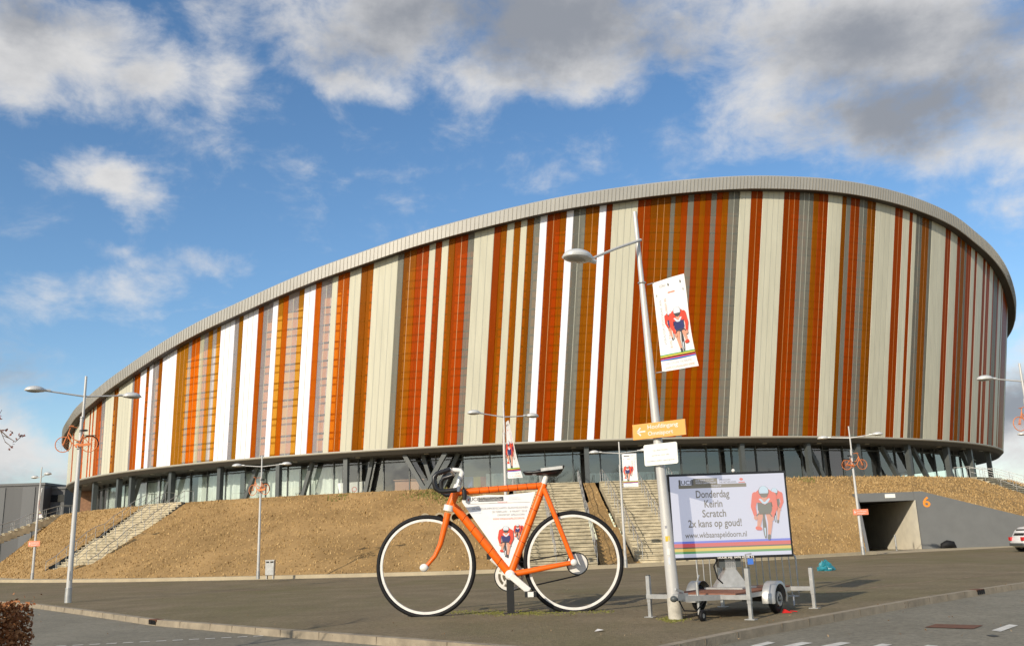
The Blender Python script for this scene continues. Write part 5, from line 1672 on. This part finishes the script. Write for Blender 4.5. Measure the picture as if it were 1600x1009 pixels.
for v, u, hh in ((-1.18, -1.55, .82), (1.0, -1.55, .95), (1.19, 1.25, .84), (-.92, 1.25, .95)):
    m = MB(); m.bar(tp(v, u, .30), tp(v, u, hh), 0.078, 0.078, 'galv', up=TU); m.bar(tp(v, u, .02), tp(v, u, .36), 0.065, 0.065, 'galv', up=TU); m.box(tp(v, u, .014), (0.2, 0.16, 0.018), 'galv', tr_rot)
    m.cyl(tp(v, u, hh), tp(v, u, hh + .02), 0.04, 'steel', 8)
    if hh > .9: m.tube([tp(v, u, hh), tp(v, u, hh + .26), tp(v + .12, u, hh + .27)], 0.014, 'galv', 6)
    m.build('support_leg', trl)
for sgn in (-1, 1):
    v = sgn * 0.86
    c = tp(v, 0.0, 0.285)
    m = MB(); m.ring(c, TV, 0.20, 0.085, 'black', 40, 12, 0.85); t_ = m.build('wheel', trl)
    m = MB(); m.band(c + TV * 0.03 * sgn, TV, 0.0, 0.145, 0.10, 'galv', 28); m.band(c + TV * 0.055 * sgn, TV, 0.09, 0.14, 0.09, 'galv', 28); m.ball(c + TV * .09 * sgn, (.05, .05, .05), 'steel', 12, 6)
    sub(m, 'rim', t_)
    m = MB()
    vs, fs = [], []
    na = 15
    for i in range(na):
        a = R(-12 + 204 * i / (na - 1)); rr_ = 0.355
        for dv in (-.13, .13):
            vs.append(c + TV * dv + TU * (math.cos(a) * rr_) + Vector((0, 0, math.sin(a) * rr_)))
        vs.append(c + TV * (.13 * sgn) + TU * (math.cos(a) * (rr_ - .06)) + Vector((0, 0, math.sin(a) * (rr_ - .06))))
    for i in range(na - 1):
        fs.append((3 * i, 3 * i + 1, 3 * i + 4, 3 * i + 3)); o_ = 1 if sgn > 0 else 0; fs.append((3 * i + o_, 3 * i + 2, 3 * i + 5, 3 * i + 3 + o_))
    m.add(vs, fs, 'galv', True); m.build('mudguard', trl, fix=False)
jw = tp(0.22, -2.0, 0.10)
m = MB(); m.ring(jw, TV, 0.075, 0.04, 'black', 24, 8); m.band(jw, TV, 0, .06, .05, 'galv', 16); m.tube([jw + Vector((0, 0, .02)) + TV * -.07, jw + TV * -.07 + Vector((0, 0, .62))], 0.028, 'galv', 10); m.tube([jw + TV * -.07 + Vector((0, 0, .62)), jw + TV * -.07 + TU * .12 + Vector((0, 0, .74))], 0.014, 'galv', 6); m.build('jockey_wheel', trl)
m = MB(); m.tube([tp(0, -2.5, .42), tp(.05, -2.4, .22), tp(.2, -2.2, .2), tp(.25, -1.9, .38)], 0.014, 'black', 8); m.build('cable', trl)
m = MB(); m.box(tp(.2, .55, .34), (0.5, 0.34, 0.28), 'blackp', tr_rot); m.build('battery_box', trl)
m = MB(); wc = tp(1.05, 0.12, 0.0); m.prism([wc + Vector(v) for v in ((-.11, -.04, 0.004), (.09, -.04, 0.004), (-.06, -.04, .08))], (0, .09, 0), 'tail'); m.tube([wc + Vector((.06, 0, .04)), wc + Vector((.2, .03, .02))], .012, 'tail', 6)
tag(m.build('wheel_chock'), 'small red wheel chock against the trailer wheel', 'chock')

# crowd barrier behind the trailer
A, Bv = Vector((at(1090, 900, 22.2).x, 22.2, 0)), Vector((at(1250, 940, 21.5).x, 21.5, 0))
br_ = thing('crowd_barrier', 'galvanised crowd barrier standing behind the billboard trailer', 'barrier', A.lerp(Bv, .5))
e = (Bv - A).normalized(); U3 = Vector((0, 0, 1))
m = MB()
loop = []
for c, a0 in ((A + e * .12 + U3 * 1.0, 180), (Bv - e * .12 + U3 * 1.0, 90)):
    for i in range(5):
        a = R(a0 - 22.5 * i); loop.append(c + e * (.12 * math.cos(a)) + U3 * (.12 * math.sin(a)))
loop += [Bv + U3 * .18, A + U3 * .18]
m.tube(loop, 0.021, 'galv', 8, closed=True)
m.build('barrier_frame', br_)
L_ = (Bv - A).length
for i in range(1, 15):
    p = A + e * (L_ * i / 15); m = MB(); m.tube([p + U3 * .18, p + U3 * 1.12], 0.013, 'galv', 6); m.build('barrier_bar', br_)
perp = Vector((e.y, -e.x, 0))
for s in (.12, L_ - .12):
    p = A + e * s; m = MB(); m.tube([p + perp * .28, p + perp * .22 + U3 * .16, p + U3 * .2, p - perp * .22 + U3 * .16, p - perp * .28], 0.018, 'galv', 8); m.build('barrier_foot', br_)

# ------------------------------------------------------------------ smaller things on the ground
rc = random.Random(9)
c = gnd(1290, 891)
vs, fs = [], []
nu, nv = 18, 8
for i in range(nv + 1):
    t = math.pi * 0.5 * i / nv
    for j in range(nu):
        a = 2 * math.pi * j / nu
        r = 0.30 * (1 + rc.uniform(-.25, .25))
        vs.append(c + Vector((math.cos(a) * math.cos(t) * r * 1.15, math.sin(a) * math.cos(t) * r, math.sin(t) * 0.36 * (1 + rc.uniform(-.3, .15) + .25 * math.sin(2 * a)))))
for i in range(nv):
    for j in range(nu):
        fs.append((i * nu + j, i * nu + (j + 1) % nu, (i + 1) * nu + (j + 1) % nu, (i + 1) * nu + j))
m = MB(); m.add(vs, fs, 'tarp', False)
tag(m.build('plastic_bag'), 'crumpled teal plastic bag lying on the forecourt right of the trailer', 'bag')
m = MB(); p = gnd(937, 986); m.add([p + Vector((-.10, -.08, .012)), p + Vector((.07, -.03, .03)), p + Vector((.11, .10, .012)), p + Vector((-.03, .05, .045))], [(0, 1, 3), (1, 2, 3)], 'whitep')
tag(m.build('paper_scrap', fix=False), 'white scrap of paper lying on the forecourt below the rear wheel', 'paper')
# litter bin
b = gnd(422, 904, .13); bn = thing('litter_bin', 'grey litter bin on legs beside the lamp at the foot of the bank', 'litter bin', b)
m = MB(); m.box(b + Vector((0, 0, .55)), (0.46, 0.34, 0.72), 'galv'); m.build('bin_body', bn, bevel=0.02)
m = MB(); m.box(b + Vector((0, 0, .945)), (0.48, 0.36, 0.05), 'galv'); m.build('bin_lid', bn)
m = MB(); m.box(b + Vector((-.11, -.18, .86)), (0.15, 0.02, 0.07), 'blackp'); m.box(b + Vector((.11, -.18, .86)), (0.15, 0.02, 0.07), 'blackp'); m.build('bin_opening', bn)
for s in (-1, 1):
    m = MB(); m.box(b + Vector((.17 * s, 0, .095)), (0.05, 0.26, 0.19), 'galv'); m.build('bin_leg', bn)
# drains and manhole
def drain(px, py, ang, label):
    p = gnd(px, py); d_ = Vector((math.cos(ang), math.sin(ang), 0)); nn_ = Vector((d_.y, -d_.x, 0))
    r = thing('kerb_drain', label, 'drain', p)
    m = MB(); m.prism([p - d_ * .24 - nn_ * .17 + U3 * .018, p + d_ * .24 - nn_ * .17 + U3 * .018, p + d_ * .24 + nn_ * .03 + U3 * .018, p - d_ * .24 + nn_ * .03 + U3 * .018], (0, 0, -.05), 'rust'); m.build('drain_lid', r)
    m = MB()
    for i in range(4):
        q = p - d_ * (.18 - .12 * i) + nn_ * .035
        m.prism([q - d_ * .035 - U3 * .1, q + d_ * .035 - U3 * .1, q + d_ * .035 + U3 * .005, q - d_ * .035 + U3 * .005], nn_ * .012, 'black')
    m.build('drain_slot', r)
k1 = (gnd(330, 975) - gnd(130, 953)); k2 = (gnd(1600, 910.5) - gnd(1450, 933.5))
drain(240, 968, math.atan2(k1.y, k1.x), 'rusty kerb drain on the left kerb below the tall lamp')
drain(1530, 921, math.atan2(k2.y, k2.x), 'rusty kerb drain on the right kerb')
m = MB()
for q in (((1445, 979), (1520, 981.5), (1536, 976), (1462, 974)),):
    m.add([gnd(x, y, -0.120) for x, y in q], [(0, 1, 2, 3)], 'rust')
tag(m.build('manhole_cover', fix=False), 'rusty manhole plate set in the right hand road', 'manhole cover')
m = MB(); m.add([gnd(x, y, -0.121) for x, y in ((1540, 991.5), (1552, 994), (1562, 992.5), (1550, 990.5))], [(0, 1, 2, 3)], 'patch')
struct(m.build('road_marking', fix=False))

# ------------------------------------------------------------------ white car at the right edge
cp_ = gnd(1589, 863); cp_.z = 0.02; cp_.x += 0.55
car = thing('car', 'white hatchback cut by the right picture edge in front of the grey wing wall', 'car', cp_ + Vector((1.9, .8, 0)))
def cv(x, y, z): return cp_ + Vector((x - 0.05, y, z))
prof = [(0.02, .35), (0.0, .55), (0.06, .78), (0.16, .88), (0.30, 1.18), (0.52, 1.38), (0.9, 1.44), (1.6, 1.44), (2.05, 1.36), (2.75, .95), (3.5, .82), (3.66, .62), (3.68, .32), (3.2, .24), (0.3, .24)]
m = MB()
vs, fs = [], []
W2 = 0.80
ys = (-W2, -W2 + .10, W2 - .10, W2)
for y in ys:
    for x, z in prof:
        s = 0.0
        if abs(y) == W2: s = 1.0
        inset = .0 if z < .9 else (z - .9) * .30
        yy = y + (inset if y < 0 else -inset)
        vs.append(cv(x + (.03 if s else 0) * (1 if x < 1.8 else -1), yy + W2, z - (.02 if s and z > 1.3 else 0)))
n = len(prof)
for k in range(3):
    for i in range(n):
        fs.append((k * n + i, k * n + (i + 1) % n, (k + 1) * n + (i + 1) % n, (k + 1) * n + i))
fs += [tuple(range(n)), tuple(range(4 * n - 1, 3 * n - 1, -1))]
m.add(vs, fs, 'carp', True); body = m.build('car_body', car)
def side(pts, y, k, nme, par=car):
    m = MB(); m.prism([cv(x, y + (.30 * max(0, z - .9)), z) for x, z in pts], (0, .02, 0), k); return m.build(nme, par)
side([(.42, .92), (.95, .92), (.95, 1.32), (.66, 1.32)], -.012, 'carg', 'car_window')
side([(1.02, .92), (2.45, .92), (2.05, 1.27), (1.02, 1.32)], -.012, 'carg', 'car_window')
m = MB(); m.add([cv(.17, .22, .92), cv(.17, 1.38, .92), cv(.36, 1.28, 1.28), cv(.36, .32, 1.28)], [(0, 1, 2, 3)], 'carg'); o = m.build('rear_window', car, fix=False)
m = MB(); m.box(cv(.03, .14, .74), (0.14, 0.24, 0.20), 'tail'); m.build('tail_light', car)
m = MB(); m.box(cv(.03, 1.46, .74), (0.14, 0.24, 0.20), 'tail'); m.build('tail_light', car)
m = MB(); m.box(cv(.0, .8, .42), (0.12, 1.5, 0.16), 'steel'); m.build('bumper', car, bevel=.03)
for x in (.62, 2.95):
    for y in (0.06, 1.54):
        c = cv(x, y, .29)
        m = MB(); m.ring(c, (0, 1, 0), .205, .085, 'black', 32, 10, 0.9); w = m.build('wheel', car)
        m = MB(); m.band(c + Vector((0, -.04 if y < 1 else .04, 0)), (0, 1, 0), 0, .17, .09, 'galv', 24); sub(m, 'rim', w)
        m = MB(); m.band(c + Vector((0, .0, .02)), (0, 1, 0), .29, .325, .17, 'blackp', 28); m.build('wheel_arch', car)

# ------------------------------------------------------------------ beech hedge, lower left
hd = thing('hedge', 'clipped copper-brown beech hedge in the lower left corner', 'hedge', (-8.2, 11.8, -.13))
hx1, hy0, hy1, hz1 = at(49, 950, 12.2).x, 10.6, 12.2, at(40, 943, 12.0).z
hx0 = hx1 - 3.6
rh = random.Random(21)
lf = MB()
def leaf(mb, p, s, k):
    a = Vector((rh.gauss(0, 1), rh.gauss(0, 1), rh.gauss(0, 1))).normalized()
    b = a.cross(Vector((rh.gauss(0, 1), rh.gauss(0, 1), rh.gauss(0, 1)))).normalized()
    n_ = a.cross(b) * s * .18
    mb.add([p - a * s, p - b * s * .55 + n_, p + a * s, p + b * s * .55 + n_], [(0, 1, 2, 3)], k)
for i in range(19000):
    x = rh.uniform(hx0, hx1); y = rh.uniform(hy0, hy1); z = rh.uniform(-.13, hz1)
    f_ = rh.random()
    if f_ < .32: y = hy0 + abs(rh.gauss(0, .05)) - .02
    elif f_ < .62: z = hz1 - abs(rh.gauss(0, .05)) + .02
    elif f_ < .85: x = hx1 - abs(rh.gauss(0, .05)) + .02
    else: x = hx1 - rh.random() * .5 if rh.random() < .6 else x
    w_ = .05 * math.sin(x * 5) * math.sin(y * 4 + z * 3) + .03 * math.sin(x * 17 + y * 11) + (abs(rh.gauss(0, .05)) if rh.random() < .12 else 0)
    leaf(lf, Vector((x + w_, y, z + w_)), rh.uniform(.022, .042), 'hedge')
lf.build('foliage', hd, fix=False)
m = MB()
for i in range(60):
    x = rh.uniform(hx0, hx1 - .1); y = rh.uniform(hy0 + .1, hy1 - .1)
    m.tube([(x, y, -.13), (x + rh.gauss(0, .06), y + rh.gauss(0, .06), hz1 * .5), (x + rh.gauss(0, .12), y + rh.gauss(0, .12), hz1 - .08)], [.014, .010, .005], 'bark', 5)
m.build('stems', hd, fix=False)
m = MB()                                   # dense shaded twiggery inside
for i in range(5000):
    p = Vector((rh.uniform(hx0 + .08, hx1 - .08), rh.uniform(hy0 + .08, hy1 - .08), rh.uniform(-.13, hz1 - .07)))
    leaf(m, p, rh.uniform(.05, .08), 'hedge')
m.build('inner_foliage', hd, fix=False)

# ------------------------------------------------------------------ tree whose twig reaches into the left of the picture
tb_ = Vector((-8.9, 12.6, -.13))
tree = thing('tree', 'bare young tree left of the picture with one red-leaved twig reaching in', 'tree', tb_)
m = MB()
m.tube([tb_, tb_ + Vector((.05, 0, 1.5)), tb_ + Vector((.0, .05, 3.2)), tb_ + Vector((-.1, 0, 5.2))], [.10, .085, .06, .02], 'bark', 10)
m.build('trunk', tree)
tw = [tb_ + Vector((0.02, 0, 2.6)), at(-70, 668, 12.4), at(-25, 664, 12.3), at(0, 672, 12.25), at(14, 684, 12.2), at(24, 690, 12.2), at(36, 679, 12.2)]
m = MB()
m.tube(tw, [.022, .014, .009, .007, .006, .005, .003], 'bark', 6)
for a, b_ in (((0, 671), (8, 690)), ((8, 690), (20, 699)), ((14, 684), (4, 680)), ((-25, 664), (-6, 655)), ((-6, 655), (3, 640)), ((-40, 666), (-30, 690)), ((0, 672), (12, 671))):
    m.tube([at(*a, 12.25), at(*b_, 12.2)], [.006, .003], 'bark', 5)
m.build('branch', tree)
for i in range(9):
    a = rh.uniform(0, 6.28); z0 = rh.uniform(2.4, 4.8)
    m = MB(); p = tb_ + Vector((0, 0, z0)); q = p + Vector((-abs(math.cos(a)) * .9, math.sin(a) * .9, rh.uniform(.4, 1.0)))
    m.tube([p, p.lerp(q, .5) + Vector((0, 0, .08)), q], [.025, .014, .004], 'bark', 6)
    for j in range(5):
        s_ = p.lerp(q, rh.uniform(.3, 1)); m.tube([s_, s_ + Vector((rh.gauss(0, .2), rh.gauss(0, .2), rh.uniform(.05, .3)))], [.007, .002], 'bark', 5)
    m.build('branch', tree)
m = MB()
for px, py in ((2, 653), (0, 650), (4, 672), (11, 671), (17, 675), (25, 686), (22, 692), (33, 681), (37, 680), (18, 698), (14, 701), (30, 678), (-8, 662)):
    for k in range(3):
        leaf(m, at(px + rh.gauss(0, 1.3), py + rh.gauss(0, 1.3), 12.2), rh.uniform(.015, .028), 'redleaf')
m.build('leaves', tree, fix=False)

# ------------------------------------------------------------------ grey buildings beyond the left end
def block(name, label, px0, px1, pytop, y, depth, k, zb=0.0, k2='greyb2', bands=0):
    a, b_ = at(px0, 800, y), at(px1, 800, y)
    zt_ = at((px0 + px1) / 2, pytop, y).z
    r = thing(name, label, 'building', ((a.x + b_.x) / 2, y + depth / 2, 0))
    m = MB(); m.box(((a.x + b_.x) / 2, y + depth / 2, zt_ / 2), (b_.x - a.x, depth, zt_), k); m.build('wall', r)
    m = MB(); m.box(((a.x + b_.x) / 2, y + depth / 2, zt_ + .15), (b_.x - a.x + .3, depth + .3, .3), k2); m.build('roof', r)
    for i in range(bands):
        f_ = (i + .5) / bands
        m = MB(); m.box((a.x + (b_.x - a.x) * f_, y - .04, zt_ * .5), ((b_.x - a.x) / bands * .42, .1, zt_ * .96), k2); m.build('facade_panel', r)
    return r, a, b_, zt_
block('office_building', 'dark grey panelled building beyond the far left bank end', -260, 66, 763, 120.0, 30, 'greybldg', bands=7)
r, a, b_, z_ = block('low_building', 'low dark building with pale window band between grey building and brick flank', 66.5, 99, 764, 122.0, 20, 'greybldg')
m = MB(); m.box(((a.x + b_.x) / 2, 121.95, z_ - 1.2), ((b_.x - a.x), .1, .9), 'carg'); m.build('window_band', r)
m = MB(); m.box(((a.x + b_.x) / 2, 121.95, z_ - 3.6), ((b_.x - a.x), .1, .7), 'greyb2'); m.build('facade_panel', r)
# trees and buildings over the road behind the camera give the glass something to mirror
rt = random.Random(31)
for i in range(9):
    x = -6 + i * 11 + rt.uniform(-3, 3); y = -50 + rt.uniform(-5, 5); h = rt.uniform(15, 18)
    r = thing('bare_tree', 'bare roadside tree across the road, mirrored in the hall glazing', 'tree', (x, y, -.2), 'bare trees across the road from the hall')
    m = MB(); m.tube([(x, y, -.2), (x + .1, y, h * .5), (x, y, h)], [.22, .15, .03], 'bark', 8); m.build('trunk', r)
    m = MB()
    for j in range(48):
        a = rt.uniform(0, 6.28); z0 = rt.uniform(h * .25, h * .9); ln = (h - z0) * .5 + .8
        q = Vector((x + math.cos(a) * ln, y + math.sin(a) * ln, z0 + ln * .8)); p = Vector((x, y, z0))
        m.tube([p, p.lerp(q, .5), q], [.10, .06, .02], 'bark', 5)
        for k in range(9):
            s_ = p.lerp(q, rt.uniform(.3, 1)); m.tube([s_, s_ + Vector((rt.gauss(0, .5), rt.gauss(0, .5), rt.uniform(.1, .9)))], [.04, .012], 'bark', 4)
    m.build('crown', r, fix=False)

# ------------------------------------------------------------------ grit, litter and joints on the ground
kj = MB()
for a, b in zip(kd[:-1], kd[1:]):
    if abs(a.x) > 60 or a.y > 60: continue
    t_ = (b - a).normalized(); nn_ = Vector((t_.y, -t_.x, 0))
    kj.prism([a - nn_ * .162 - t_ * .008 + U3 * .014, a - nn_ * .162 + t_ * .008 + U3 * .014, a + nn_ * .032 + t_ * .008 + U3 * .014, a + nn_ * .032 - t_ * .008 + U3 * .014], (0, 0, -.14), 'kjoint')
struct(kj.build('kerb_joint'))
for (x0, y0, x1, y1, w) in ((300, 925, 1010, 902, .05), (860, 928, 1130, 916, .05), (1290, 925, 1590, 893, .06), (60, 925, 420, 921, .04)):
    a, b = gnd(x0, y0, .004), gnd(x1, y1, .004)
    n_ = 40; t_ = (b - a).normalized(); s_ = Vector((-t_.y, t_.x, 0))
    vs, fs = [], []
    for i in range(n_ + 1):
        p = a.lerp(b, i / n_) + s_ * (.05 * math.sin(i * .7) + .03 * math.sin(i * 2.3)); ww = w * (.5 + .5 * abs(math.sin(i * 1.7)))
        vs += [p - s_ * ww, p + s_ * ww]
    for i in range(n_): fs.append((2 * i, 2 * i + 1, 2 * i + 3, 2 * i + 2))
    m = MB(); m.add(vs, fs, 'joint'); struct(m.build('pavement_joint', fix=False))
ms = MB()
for i in range(2600):
    r_ = rg.random()
    if r_ < .45: p = gnd(rg.gauss(800, 45), 956 + abs(rg.gauss(0, 2.2)))
    elif r_ < .7: p = gnd(rg.uniform(690, 960), 955 + rg.gauss(0, 1.5))
    else: p = gnd(rg.gauss(1052, 9), 967 + rg.gauss(0, 2))
    blade(ms, p, rg.uniform(.006, .022), 'green')
struct(ms.build('moss', fix=False), 'stuff')
lt = MB()
for i in range(420):
    r_ = rg.random()
    if r_ < .5:
        q = kd[rg.randrange(2, len(kd) - 1)]; p = q + Vector((rg.gauss(0, .15), rg.gauss(.25, .25), 0)); p.z = .012
    else:
        p = gnd(rg.uniform(0, 1600), rg.uniform(915, 1000))
        p.z = .008 if p.z > -.05 else p.z
    if abs(p.x) > 40: continue
    leaf(lt, p + U3 * .008, rg.uniform(.010, .026), 'litter')
struct(lt.build('leaf_litter', fix=False), 'stuff')

# ------------------------------------------------------------------ tidy: origins at the base, drop helper flags
for o in list(C.objects):
    if 'local' in o.keys():
        del o['local']
    if o.type == 'MESH' and o.parent is None and not o.get('kind') and o.data.users == 1:
        me = o.data
        xs = [v.co for v in me.vertices]
        c = Vector(((min(v.x for v in xs) + max(v.x for v in xs)) / 2, (min(v.y for v in xs) + max(v.y for v in xs)) / 2, min(v.z for v in xs)))
        me.transform(Matrix.Translation(-c)); o.location = c
